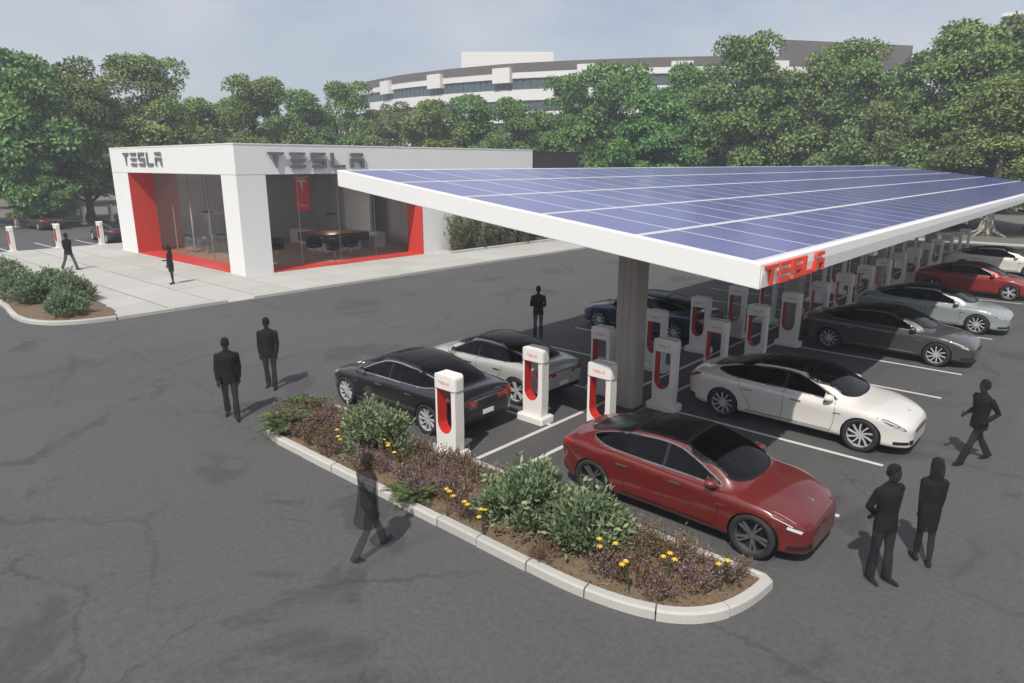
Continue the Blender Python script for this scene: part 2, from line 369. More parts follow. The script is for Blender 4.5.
def soil_sheet(poly, name, mat, parent, z=.10, hump=.10, step=.22, seed=3):
    """mulch bed: grid points inside the outline with an uneven, slightly domed surface"""
    P = np.array(poly); rr = np.random.default_rng(seed)
    def inside(q):
        x, y = q; c = False; j = len(P)-1
        for i in range(len(P)):
            if (P[i,1] > y) != (P[j,1] > y) and x < (P[j,0]-P[i,0])*(y-P[i,1])/(P[j,1]-P[i,1])+P[i,0]: c = not c
            j = i
        return c
    def dist(q): 
        a = P; b = np.roll(P, -1, axis=0); ab = b-a; tt = np.clip(((q-a)*ab).sum(1)/np.maximum((ab**2).sum(1), 1e-9), 0, 1)
        return np.linalg.norm(a+ab*tt[:, None]-q, axis=1).min()
    xs = np.arange(P[:,0].min(), P[:,0].max()+step, step); ys = np.arange(P[:,1].min(), P[:,1].max()+step, step)
    mb = MB(); idx = {}; ins = {}
    for i, x in enumerate(xs):
        for j, y in enumerate(ys): ins[i, j] = inside((x, y))
    def vert(i, j):
        if (i, j) not in idx:
            q = np.array([xs[i], ys[j]]); d = dist(q)
            if not ins[i, j]:
                a = P; b = np.roll(P, -1, axis=0); ab = b-a; tt = np.clip(((q-a)*ab).sum(1)/np.maximum((ab**2).sum(1), 1e-9), 0, 1)
                c = a+ab*tt[:, None]; q = c[np.linalg.norm(c-q, axis=1).argmin()]; d = 0
            idx[i, j] = len(mb.v); mb.v.append((float(q[0]), float(q[1]), float(z+hump*min(1, d/.6)+(rr.uniform(-.02, .02) if d > .1 else 0))))
        return idx[i, j]
    for i in range(len(xs)-1):
        for j in range(len(ys)-1):
            if ins[i,j] or ins[i+1,j] or ins[i,j+1] or ins[i+1,j+1]:
                mb.f.append((vert(i,j), vert(i+1,j), vert(i+1,j+1), vert(i,j+1))); mb.m.append(0)
    o = mb.build(name, M[mat], parent, smooth=True)
    return inside, dist
def chaikin(p, n=2):
    p = [np.array(q, float) for q in p]
    for _ in range(n):
        o = [p[0]]
        for a, b in zip(p[:-1], p[1:]): o += [a*.75+b*.25, a*.25+b*.75]
        p = o+[p[-1]]
    return [tuple(map(float, q)) for q in p]
# ================================================================== near planting island
isl = tag(empty('planting_island', (0,0,0)), 'long kerbed planting island with heather and shrubs beside the red sedan', 'planter')
ISL = [(-12.55,6.60),(-5.5,6.60),(-5.0,6.61),(-4.5,6.66),(-4.05,6.75),(-3.7,6.88),(-3.4,7.06),(-3.17,7.30),(-3.0,7.6),(-2.9,7.95),(-2.85,8.3),(-2.84,8.56)]
BACK = [(-2.84,8.56),(-2.98,8.66),(-13.3,8.66)]
TIP = [(-13.3,8.66),(-13.75,8.5),(-14.05,8.2),(-14.12,7.85),(-14.0,7.45),(-13.75,7.1),(-13.4,6.83),(-13.0,6.66),(-12.55,6.60)]
ISL = chaikin(ISL); TIP = chaikin(TIP); kerb(ISL, isl, 1.0, seed=1); kerb(BACK[1:], isl, 1.6, .10, seed=2); kerb(TIP, isl, .85, seed=3); kerb([BACK[0], BACK[1]], isl, 1, seed=4)
ISLP = ISL + BACK[1:] + TIP[1:-1]
def inset(poly, d):
    c = np.array(poly); t = np.roll(c, -1, 0)-np.roll(c, 1, 0); t /= np.maximum(np.linalg.norm(t, axis=1), 1e-6)[:, None]
    return [tuple(q) for q in c + np.c_[-t[:,1], t[:,0]]*d]
isl_in, isl_dist = soil_sheet(inset(ISLP, .08), 'mulch_bed', 'mulch', isl, .09, .10)
# ================================================================== left planting island
isl2 = tag(empty('planting_island', (0,0,0)), 'kerbed planting island with low green shrubs at the edge of the paved plaza', 'planter')
K2 = [(-50,6.6),(-34.4,6.55),(-31.5,6.2),(-30.3,6.15),(-29.4,6.3),(-28.6,6.7),(-28.1,7.3),(-27.85,8.0),(-27.75,8.7)]
K2 = chaikin(K2); kerb(K2, isl2, 2.1, .18, seed=5)
K2P = K2 + [(-28.2,9.3),(-31,9.6),(-40,9.6),(-50,9.6)]
is2_in, is2_dist = soil_sheet(inset(K2P, .1), 'mulch_bed', 'mulch', isl2, .10, .12, .45, 4)
# ================================================================== paved plaza of concrete slabs
plz = tag(MB().box(-54.0, -27.92, 8.8, 52, -.05, .125).build('plaza', M['joint']), kind='structure')
xs = [-54.0+2.02*i for i in range(0, 14)]; xs = [x for x in xs if x < -28.2] + [-27.95]
rr = random.Random(5)
for i in range(len(xs)-1):
    y = 8.82
    while y < 42:
        d = 1.85 if y < 16 else 1.85
        x0, x1, y0, y1 = xs[i]+.03, xs[i+1]-.03, y+.038, y+d-.038
        if not (x1 < -33.05 and y0 > 16.5) :
            x1_ = min(x1, -27.95)
            mb = MB(); z = .150+rr.uniform(-.003, .003); b = .012
            mb.rings([[(x0,y0,.1),(x1_,y0,.1),(x1_,y1,.1),(x0,y1,.1)],[(x0,y0,z-b),(x1_,y0,z-b),(x1_,y1,z-b),(x0,y1,z-b)],[(x0+b,y0+b,z),(x1_-b,y0+b,z),(x1_-b,y1-b,z),(x0+b,y1-b,z)]])
            mb.build('paving_slab', M['slab'], plz)
        y += d
kerb([(-27.75,8.75),(-27.75,13.0)], plz, 2.1, .19, seed=7); kerb([(-27.75,14.2),(-27.75,52)], plz, 2.65, .19, seed=8)
MB().add([(-27.94,13.0,.15),(-27.75,13.0,.04),(-27.75,14.2,.04),(-27.94,14.2,.15),(-27.94,13.0,0),(-27.75,13.0,0),(-27.75,14.2,0),(-27.94,14.2,0)],
         [(0,1,2,3),(1,5,6,2),(0,4,5,1),(3,2,6,7)]).build('dropped_kerb', M['kerb'], plz)
# ================================================================== strip of ground under the far trees
dirt = tag(MB().add([(-280,60.2,.05),(150,60.2,.05),(150,290,.05),(-280,290,.05)], [(0,1,2,3)]).build('tree_bed', M['dirt']), kind='structure')
kerb([(-28,60),(90,60)], dirt, 6, .2, .14, seed=9)
dirt2 = tag(MB().add([(-280,-60,.05),(-79.5,-60,.05),(-79.5,60,.05),(-280,60,.05)], [(0,1,2,3)]).build('tree_bed', M['dirt']), kind='structure')
kerb([(-79.3,-20),(-79.3,60)], dirt2, 5, .25, .14, inside=1, seed=10)
# stall lines of the far lot behind the plaza
for k in range(-3, 6):
    y = 11.51+PITCH_S*k; line(-60.2, -55.0, y-.06, y+.06)
# ================================================================== showroom
X0, X1, Y0, Y1, HT = -49.55, -33.0, 16.55, 39.0, 6.6
sh = tag(empty('showroom', (X1, Y0, 0)), 'white flat-roofed glass showroom with red-lined openings on the paved plaza', 'building')
def sp(mb, name, mat, parent=None, **k):
    o = mb.build(name, M[mat], None, **k); o.parent = parent or sh
    o.matrix_parent_inverse = Matrix.Translation((-X1, -Y0, 0)) if parent is None else Matrix(); return o
Z0 = .152; OT = 5.15
T = .45
# walls: lintel band and piers as one shell of butted boxes
wl = MB()
OA0, OA1 = -46.95, -34.6          # opening in the side towards the lot's left
OB0, OB1 = 18.1, 28.42            # opening in the side towards the canopy
wl.box(X0, X1, Y0, Y0+T, OT, HT); wl.box(X0, OA0, Y0, Y0+T, 0, OT); wl.box(OA1, X1, Y0, Y0+T, 0, OT)
wl.box(X1-T, X1, Y0+T, Y1, OT, HT); wl.box(X1-T, X1, Y0+T, OB0, 0, OT); wl.box(X1-T, X1, OB1, Y1, 0, OT)
wl.box(X0, X0+T, Y0+T, Y1, 0, HT); wl.box(X0+T, X1-T, Y1-T, Y1, 0, HT)
sp(wl, 'wall', 'white')
for a in ((MB().box(X0-.004, X1+.004, Y0-.004, Y0+.05, OT-.012, OT+.004)), (MB().box(X1-.05, X1+.004, Y0+.05, Y1, OT-.012, OT+.004))): sp(a, 'wall_joint', 'joint')
sp(MB().box(X0+T, X1-T, Y0+T, Y1-T, HT-.75, HT-.5), 'roof', 'soffit')
cp = MB(); cp.box(X0-.02, X1+.02, Y0-.02, Y0+T, HT, HT+.06).box(X1-T, X1+.02, Y0+T, Y1, HT, HT+.06).box(X0-.02, X0+T, Y0+T, Y1, HT, HT+.06)
sp(cp, 'coping', 'white')
sp(MB().box(X0+T, X1-T, Y0+T, Y1-T, OT+.02, OT+.12), 'ceiling', 'white')
sp(MB().box(X0+T, X1-T, Y0+T+.001, Y1-T, .0, Z0-.004), 'floor', 'wood')
# wooden floor boards
for i in range(24):
    x0 = X0+T+.66*i
    sp(MB().box(x0+.006, x0+.654, 18.05, 31, Z0-.02, Z0+.004), 'floor_board', 'wood')
# red linings
GA = 18.0; GB = -34.45
rd = MB(); rd.box(OA0-.01, OA0+.05, Y0-.003, GA, Z0, OT-.002); sp(rd, 'red_lining', 'red')
sp(MB().box(OA0+.05, OA1, Y0-.003, GA, Z0, Z0+.03), 'red_threshold', 'red')
sp(MB().box(GB, X1+.003, OB1-.05, OB1+.01, Z0, OT-.002), 'red_lining', 'red')
sp(MB().box(GB, X1+.003, OB0, OB1-.05, Z0, Z0+.03), 'red_threshold', 'red')
# glazing with slim fins
for i in range(5):
    a = OA0+.05+(OA1-OA0-.1)/5*i; b = a+(OA1-OA0-.1)/5
    sp(MB().box(a+.01, b-.01, GA, GA+.02, Z0+.03, OT-.01), 'window_pane', 'glass')
    if i: sp(MB().box(a-.012, a+.012, GA-.02, GA+.05, Z0+.03, OT-.01), 'mullion', 'soffit')
for i in range(4):
    a = OB0+.05+(OB1-OB0-.1)/4*i; b = a+(OB1-OB0-.1)/4
    sp(MB().box(GB-.02, GB, a+.01, b-.01, Z0+.03, OT-.01), 'window_pane', 'glass')
    if i: sp(MB().box(GB-.05, GB+.02, a-.012, a+.012, Z0+.03, OT-.01), 'mullion', 'soffit')
# inner walls
sp(MB().box(X0+T, X1-T, 31.0, 31.15, Z0, OT), 'inner_wall', 'wall_grey')
for i in range(10):
    x0 = X0+T+1.55*i; sp(MB().box(x0+.01, x0+1.54, 30.93, 30.998, Z0, OT-.02), 'wall_panel', 'wall_grey')
sp(MB().box(X0+T+.01, X0+T+.12, 18.5, 30.9, Z0, OT-.02), 'inner_wall', 'wall_grey')
sp(MB().box(-42.6, -39.6, 29.3, 29.5, Z0, OT-.03), 'partition', 'white')
sp(MB().box(-40.6, -37.9, 28.6, 29.25, Z0+.002, 1.15), 'counter', 'white', bevel=.02)
sp(MB().box(-45.2, -42.0, 26.3, 27.0, Z0+.002, 1.15), 'counter', 'white', bevel=.02)
# ---------------------------------------------------------------- letters
def letter_polys(ch):
    b = .2
    if ch == 'T': return [[(0,1),(.03,.86),(.18,.80),(.36,.80),(.5,0),(.64,.80),(.82,.80),(.97,.86),(1,1)][::-1]]
    if ch == 'E': return [[(0,1-b),(.92,1-b),(1,1),(0,1)], [(0,.5-b/2),(.92,.5-b/2),(1,.5+b/2),(0,.5+b/2)], [(0,0),(.92,0),(1,b),(0,b)]]
    if ch == 'S': return [[(0,1-b),(.92,1-b),(1,1),(0,1)], [(0,.4),(b*.9,.4),(b*.9,1-b),(0,1-b)], [(b*.9,.4),(1,.4),(1,.6),(b*.9,.6)], [(1-b*.9,b),(1,b),(1,.4),(1-b*.9,.4)], [(0,0),(1,0),(1,b),(.08,b)]]
    if ch == 'L': return [[(0,b),(b*.9,b),(b*.9,1),(0,1)], [(0,0),(.93,0),(1,b),(0,b)]]
    if ch == 'A': return [[(0,1-b),(1,1-b),(.93,1),(.07,1)], [(0,0),(b*.9,0),(b*.9,.42),(0,.42)], [(0,.42),(1,.42),(1,.62),(0,.62)], [(1-b*.9,0),(1,0),(1,.42),(1-b*.9,.42)]]
def letters(parent, fn, total, height, depth, mat, wfrac=.74, joined=False):
    pitch = total/(4+wfrac); lw = pitch*wfrac; big = MB()
    for i, ch in enumerate('TESLA'):
        mb = big if joined else MB()
        for po in letter_polys(ch): mb.prism(po, 0, depth, lambda a, b, d, i=i: fn(i*pitch+a*lw, b*height, d))
        if not joined:
            o = mb.build('letter', mat, parent)
    if joined: return big.build('lettering', mat, parent)
s1 = tag(empty('lettering_sign', (-47.25, Y0, 5.55)), 'grey metal TESLA letters on the shorter showroom front above the red side panel', 'sign')
letters(s1, lambda a, b, d: (a, -.02-.05+d, b), 5.75, .77, .05, M['sign_grey'])
for i in range(5): MB().box(.45+1.2*i-.02, .45+1.2*i+.02, -.021, 0, .1, .14).build('standoff', M['dark_metal'], s1)
s2 = tag(empty('lettering_sign', (X1, 18.25, 5.46)), 'grey metal TESLA letters on the long showroom front above the red banner', 'sign')
letters(s2, lambda a, b, d: (.17-d+.001, a, b) , 5.85, .79, .12, M['sign_grey'])
for i in range(5): MB().box(0, .052, .45+1.2*i-.02, .45+1.2*i+.02, .1, .14).build('standoff', M['dark_metal'], s2)
# ---------------------------------------------------------------- things inside the showroom
def along(x, y, X): d = ray(x, y); return d*(X/d[0])+np.array([0,0,CAM_H])
def stool(loc, rz, label):
    o = tag(empty('tub_chair', loc, rz), label, 'chair', 'tub chairs in the showroom'); o.scale = (1.25,)*3
    rs = []
    for z, r_ in ((.40,.20),(.44,.30),(.52,.33),(.54,.20)): rs.append([(r_*math.cos(q*math.pi/8), r_*math.sin(q*math.pi/8), z) for q in range(16)])
    MB().rings(rs).build('seat', M['black'], o, True)
    bk = MB(); inn = []; 
    for j in range(13):
        q = R(60+240*j/12); h = .78+.16*math.sin(math.pi*j/12)
        inn.append([(.30*math.cos(q),.30*math.sin(q),.42),(.36*math.cos(q),.36*math.sin(q),.44),(.40*math.cos(q),.40*math.sin(q),h),(.35*math.cos(q),.35*math.sin(q),h-.01)])
    bk.rings(inn); bk.build('backrest', M['black'], o, True)
    MB().lathe([(.03,.02),(.03,.41)], 10).build('stem', M['chrome'], o, True)
    MB().lathe([(.0,.0),(.24,.0),(.24,.02),(.03,.035)], 18).build('base', M['chrome'], o, True)
    return o
zf = Z0+.005
for px_, py_, rz, lab in [(193,252,1.0,'black tub chair nearest the left red panel inside the showroom'),(208,253,2.4,'black tub chair under the hanging lamp inside the shorter window'),
        (225,251,2.9,'black tub chair at the right edge of the shorter window by the white corner pier'),(277,258,-.5,'black tub chair at the left edge of the long front window'),
        (315,256,-.3,'black tub chair at the left end of the walnut counter'),(335,259,-.2,'black tub chair in front of the walnut counter corner'),(351,255,-.1,'black tub chair at the right end of the walnut counter')]:
    q = ground(px_, py_, zf); stool((float(q[0]), float(q[1]), zf), rz, lab)
q = ground(335, 250, zf); tb = tag(empty('bar_counter', (float(q[0])-.5, float(q[1])+.3, zf)), 'dark walnut block counter inside the showroom under the hanging lamp', 'counter')
MB().box(-1.6,1.6,-1.7,1.7,.60,1.15).build('counter_block', M['wood_dark'], tb, bevel=.015)
MB().box(-1.2,1.2,-1.3,1.3,0,.597).build('plinth', M['white'], tb)
def pendant(loc, drop, label):
    o = tag(empty('pendant_lamp', loc), label, 'lamp', 'pendant lamps in the showroom')
    MB().lathe([(.36,.04),(.38,.0),(.40,.06),(.20,.12),(.03,.16)], 20).build('lamp_shade', M['dark_metal'], o, True)
    MB().lathe([(.001,.03),(.26,.03)], 18).build('lamp_disc', M['lamp_on'], o)
    pl_ = bpy.data.lights.new('pendant_light', 'POINT'); pl_.energy = 55; pl_.color = (1, .97, .93); pl_.shadow_soft_size = .25
    lo_ = bpy.data.objects.new('pendant_light', pl_); C.objects.link(lo_); lo_.parent = o; lo_.location = (0, 0, -.3)
    MB().tube([(0,0,.15),(0,0,drop)], .012, 6).build('cord', M['dark_metal'], o)
p = along(206, 213, -41.0); pendant((-41.0, p[1], p[2]), OT-p[2], 'dark disc pendant lamp inside the shorter showroom window')
p = along(331, 215, -39.5); pendant((-39.5, p[1], p[2]), OT-p[2], 'dark disc pendant lamp over the walnut counter in the showroom')
# hanging banner with the T emblem
XB = -35.3; a = along(294, 177, XB); b = along(310, 210, XB)
bn = tag(empty('hanging_banner', (XB, a[1], 0)), 'red hanging banner with white T emblem behind the long showroom window', 'banner')
bw = b[1]-a[1]; zt = a[2]; zb_ = b[2]
MB().box(-.01, .01, 0, bw, zb_, zt).build('banner_cloth', M['banner_red'], bn)
MB().tube([(0,-.03,zt),(0,bw+.03,zt)], .02, 8).build('banner_rod', M['chrome'], bn)
MB().tube([(0,.1,zt),(0,.1,OT)], .006, 5).build('banner_wire', M['chrome'], bn); MB().tube([(0,bw-.1,zt),(0,bw-.1,OT)], .006, 5).build('banner_wire', M['chrome'], bn)
em = MB(); ec = bw/2; ez = zt-.42; s_ = bw*.34
em.prism([(ec-s_,ez+s_*.75),(ec-s_*.86,ez+s_*.42),(ec-s_*.5,ez+s_*.5),(ec-s_*.28,ez+s_*.45),(ec,ez-s_*1.75),(ec+s_*.28,ez+s_*.45),(ec+s_*.5,ez+s_*.5),(ec+s_*.86,ez+s_*.42),(ec+s_,ez+s_*.75),(ec+s_*.4,ez+s_*.92),(ec+s_*.12,ez+s_*.94),(ec,ez+s_*.62),(ec-s_*.12,ez+s_*.94),(ec-s_*.4,ez+s_*.92)], .011, .014, lambda p_, q, d: (d, p_, q))
em.prism([(ec-s_*1.05,ez+s_*.98),(ec-s_*.4,ez+s_*1.1),(ec+s_*.4,ez+s_*1.1),(ec+s_*1.05,ez+s_*.98),(ec+s_*1.0,ez+s_*1.13),(ec+s_*.4,ez+s_*1.25),(ec-s_*.4,ez+s_*1.25),(ec-s_*1.0,ez+s_*1.13)], .011, .014, lambda p_, q, d: (d, p_, q))
em.build('emblem', M['white'], bn)
lt = letters(bn, lambda p_, q, d: (.011+d, bw*.22+p_, zb_+.22+q), bw*.56, .10, .003, M['white'], joined=True)
# planted bed and dark service wall right of the long window
bed = tag(empty('planting_bed', (0,0,0)), 'narrow planted bed along the showroom wall beside the paving', 'planter')
MB().box(-32.95, -31.95, 29.9, 52, .1, .22).build('soil', M['mulch'], bed)
kerb([(-31.75, 29.7), (-31.75, 52)], bed, 2.0, .2, .30, seed=12)
MB().box(-32.95, -31.95, 29.7, 29.9, .1, .30).build('end_kerb', M['kerb'], bed)
dk = tag(empty('service_wall', (-50, 50, 0)), 'dark service yard wall behind the showroom and the canopy', 'wall')
MB().box(0, .3, 0, 22.5, 0, 6.9).build('wall', M['dark_wall'], dk); MB().box(-.05, .35, -.02, 22.52, 6.9, 7.0).build('coping', M['dark_metal'], dk)
# ================================================================== solar canopy
CX0, CX1, CY0, CYN, CW = -13.62, -3.69, 9.23, 38, 1.21
CY1 = CY0 + .10 + CYN*CW + .10
ZR, ZL = 4.36, 5.555; SL = (ZL-ZR)/(CX1-CX0); ang = math.atan(SL)
can = tag(empty('solar_canopy', (CX1, CY0, 0)), 'long tilted white canopy roofed with blue solar panels over the charging stalls', 'canopy')
def zt_(x): return ZR + (CX1-x)*SL
def cpart(mb, name, mat, **k):
    o = mb.build(name, M[mat], can, **k); o.matrix_parent_inverse = Matrix.Translation((-CX1, -CY0, 0)); return o
def slab(x0, x1, y0, y1, d0, d1):
    """box following the roof slope, d0..d1 measured down from the roof plane"""
    mb = MB(); vs = []
    for d in (d1, d0): vs += [(x0,y0,zt_(x0)-d),(x1,y0,zt_(x1)-d),(x1,y1,zt_(x1)-d),(x0,y1,zt_(x0)-d)]
    return mb.add(vs, [(0,3,2,1),(4,5,6,7),(0,1,5,4),(1,2,6,5),(2,3,7,6),(3,0,4,7)])
cpart(slab(CX0+.06, CX1-.06, CY0+.06, CY1-.06, .006, .12), 'roof_deck', 'white_metal')
cpart(slab(CX0, CX1, CY0, CY0+.06, 0, .36), 'front_fascia', 'white_metal', bevel=.012)
cpart(slab(CX0, CX1, CY1-.06, CY1, 0, .36), 'rear_fascia', 'white_metal', bevel=.012)
cpart(slab(CX0, CX0+.06, CY0+.06, CY1-.06, 0, .36), 'high_fascia', 'white_metal', bevel=.012)
fr = MB(); ring = []                                        # bull-nosed low edge
for yy in (CY0+.0601, CY1-.0601):
    ring.append([(CX1-.012, yy, ZR), (CX1, yy, ZR-.012), (CX1+.012, yy, ZR-.16), (CX1-.004, yy, ZR-.35), (CX1-.07, yy, ZR-.36), (CX1-.07, yy, ZR+.008)])
fr.rings([r_[::-1] for r_ in ring]); cpart(fr, 'low_fascia', 'white_metal', smooth=False)
cpart(slab(CX0+.06, CX1-.07, CY0+.06, CY1-.06, .30, .34), 'soffit', 'soffit')
# panels: one mesh, one object each
nx = 5; gx0, gx1 = CX0+.10, CX1-.10; pw = (gx1-gx0)/nx
pl_m = None
for i in range(nx):
    xa = gx0+i*pw+.02; xb = gx0+(i+1)*pw-.02; Lp = (xb-xa)/math.cos(ang)
    for j in range(CYN):
        if pl_m is None:
            hw, hl = (CW-.016)/2, Lp/2
            pl_m = MB().rings([[(-hl,-hw,0),(hl,-hw,0),(hl,hw,0),(-hl,hw,0)],[(-hl,-hw,.03),(hl,-hw,.03),(hl,hw,.03),(-hl,hw,.03)],[(-hl+.004,-hw+.004,.034),(hl-.004,-hw+.004,.034),(hl-.004,hw-.004,.034),(-hl+.004,hw-.004,.034)]]).mesh('panel_frame', M['alu'])
            ax_, bx_ = hl-.045, hw-.022
            cl_m = MB().rings([[(-ax_,-bx_,.030),(ax_,-bx_,.030),(ax_,bx_,.030),(-ax_,bx_,.030)],[(-ax_,-bx_,.0365),(ax_,-bx_,.0365),(ax_,bx_,.0365),(-ax_,bx_,.0365)]]).mesh('cell_sheet', M['cells'])
        o = bpy.data.objects.new('solar_panel', pl_m); C.objects.link(o); o.parent = can
        xm = (xa+xb)/2
        o.location = (xm-CX1, CY0+.10+(j+.5)*CW-CY0, zt_(xm)-.033+.004); o.rotation_euler = (0, ang, 0)
        link('cell_sheet', cl_m, o)
# pillars and beams
for k in range(4):
    y = 13.55+10.6*k
    mb = MB(); a, b = .28, .25; ch = .04
    oc = [(-a+ch,-b),(a-ch,-b),(a,-b+ch),(a,b-ch),(a-ch,b),(-a+ch,b),(-a,b-ch),(-a,-b+ch)]
    z1 = zt_(-8.45)-.34
    mb.rings([[(-8.38+p_[0], y+p_[1], 0) for p_ in oc], [(-8.38+p_[0], y+p_[1], z1-.02) for p_ in oc]])
    pl = cpart(mb, 'pillar', 'pillar')
    st = MB()
    for sx in (-.09, .09): st.box(-8.38+sx-.012, -8.38+sx+.012, y-b-.006, y-b+.001, .02, z1-.3)
    o = st.build('pillar_groove', M['soffit'], pl); o.matrix_parent_inverse = Matrix()
    cpart(slab(CX0+.5, CX1-.5, y-.2, y+.2, .36, .62), 'beam', 'pillar')
    cpart(MB().box(-8.78, -7.98, y-.40, y+.40, 0, .03), 'base_plate', 'dark_metal')
for k in range(4): cpart(slab(CX1-.75, CX1-.3, 16.2+10.55*k-.14, 16.2+10.55*k+.14, .36, .62), 'beam_end', 'white_metal')
s3 = tag(empty('lettering_sign', (CX1+.016, CY0+.12, ZR-.335)), 'red raised TESLA letters on the low corner edge of the solar canopy', 'sign')
letters(s3, lambda a, b, d: (.025-d+.001+.02, a, b), 2.35, .30, .05, M['sign_red'], .8)
# ================================================================== charging posts (front faces -Y)
def rrect(hx, hy, r_, n=4, cx=0, cy=0):
    pts = []
    for sx, sy, a0 in ((1,-1,-90),(1,1,0),(-1,1,90),(-1,-1,180)):
        for i in range(n+1):
            q = R(a0+90*i/n); pts.append((cx+sx*(hx-r_)+r_*math.cos(q), cy+sy*(hy-r_)+r_*math.sin(q)))
    return pts
def charger_proto():
    t = empty('charging_post')
    HW, D0, D1 = .285, -.115, .115
    zb, zt0, zhead = .16, 1.44, 1.43
    # U-shaped window outline (inner), straight top, round bottom
    ow, oz0, oz1 = .200, .50, 1.41; ox = -.028
    inner = [(ox-ow+.02, oz1), (ox-ow, oz1-.02)] + [(ox+ow*math.cos(R(a)), oz0+ow*1.15+ow*1.15*math.sin(R(a))) for a in range(180, 361, 15)] + [(ox+ow, oz1-.05), (ox+ow-.02, oz1-.01)]
    # outer outline matched vertex by vertex
    outer = []
    n = len(inner)
    for i, (x, z) in enumerate(inner):
        if i == 0: outer.append((-HW, zt0))
        elif i == n-1: outer.append((HW, zt0))
        else:
            if z > oz0+ow*1.15-.001: outer.append((-HW if x < ox else HW, z))
            else:
                q = (x-ox)/ow; outer.append((-HW if q < -.92 else HW if q > .92 else q*HW/.92, (zb if abs(q) < .92 else max(zb, zb+(z-oz0)*2.2))))
    mb = MB()
    vs = [(x, D0, z) for x, z in outer] + [(x, D0, z) for x, z in inner] + [(x, D1, z) for x, z in outer] + [(x, D1, z) for x, z in inner]
    fs = []
    for i in range(n-1):
        fs += [(i, n+i, n+i+1, i+1), (2*n+i, 2*n+i+1, 3*n+i+1, 3*n+i), (i, i+1, 2*n+i+1, 2*n+i)]
    mb.add(vs, fs); mb.build('column', M['post_white'], t)
    # red inner lining of the window
    lin = MB(); inn2 = [(ox+(x-ox)*.965, oz0+.62*0+(z-oz0)*1.0+(.006 if z < oz0+.1 else 0)) for x, z in inner]
    vs = [(x, D0-.004, z) for x, z in inner] + [(x, D1+.004, z) for x, z in inner] + [(x, D0-.004, z) for x, z in inn2] + [(x, D1+.004, z) for x, z in inn2]
    fs = []
    for i in range(n-1): fs += [(2*n+i, 2*n+i+1, 3*n+i+1, 3*n+i), (i, 2*n+i, 2*n+i+1, i+1), (n+i, n+i+1, 3*n+i+1, 3*n+i), (i, i+1, n+i+1, n+i)]
    lin.add(vs, fs); lin.build('red_lining', M['red_gloss'], t)
    # rounded head with an arched top
    rs = []
    for z, sx, sy in ((1.415,.295,.138),(1.43,.305,.148),(1.64,.305,.148)): rs.append([(x, y, z) for x, y in rrect(sx, sy, .075)])
    top = []
    for k, (s_, dz) in enumerate(((1.0,.0),(.97,.02),(.9,.03))):
        top.append([(x*s_, y*s_, 1.675 + .08*(1-(x/.305)**2) + dz - (.02 if k == 0 else 0)) for x, y in rrect(.305, .148, .075)])
    MB().rings(rs+top).build('head', M['post_white'], t, smooth=False, bevel=.006)
    lb = letters(t, lambda a, b, d: (-.15+a, -.1485-d, 1.53+b), .30, .055, .002, M['sign_red'], joined=True)
    rs = [[(x, y, 0) for x, y in rrect(.38,.23,.05)], [(x, y, .13) for x, y in rrect(.38,.23,.05)], [(x, y, .155) for x, y in rrect(.36,.21,.05)]]
    MB().rings(rs).build('plinth', M['post_white'], t)
    return t
chp = charger_proto(); used = False
def place_charger(x, y, rz, label, group):
    global used
    o = copy_tree(chp) if used else chp; used = True
    o.location = (x, y, .005); o.rotation_euler = (0, 0, rz); tag(o, label, 'charging post', group); return o
def nth(k): return ORD[k]
for k in range(NST):
    lit = 'sunlit ' if k < 2 else ''
    place_charger(-9.42, P0+PITCH_S*k, 0, 'white charging post with red window, %s from the near end of the showroom-side row' % nth(k), 'charging posts under the canopy')
for k in range(1, NST):
    place_charger(-7.62, P0+PITCH_S*k, 0, 'white charging post with red window, %s from the near end of the right-hand row' % nth(k-1), 'charging posts under the canopy')
for k in range(3): place_charger(-54.3, 11.51+PITCH_S*k, 0, 'distant white charging post at the plaza edge, %s from the left' % nth(k), 'charging posts in the far lot')
for k, (x, y) in enumerate(((-76,16.75),(-76,19.4),(-75.2,21.95),(-76.2,24.8))): place_charger(x, y, 0, 'distant white charging post on the far kerb of the back lot, %s from the left' % nth(k), 'charging posts in the far lot')

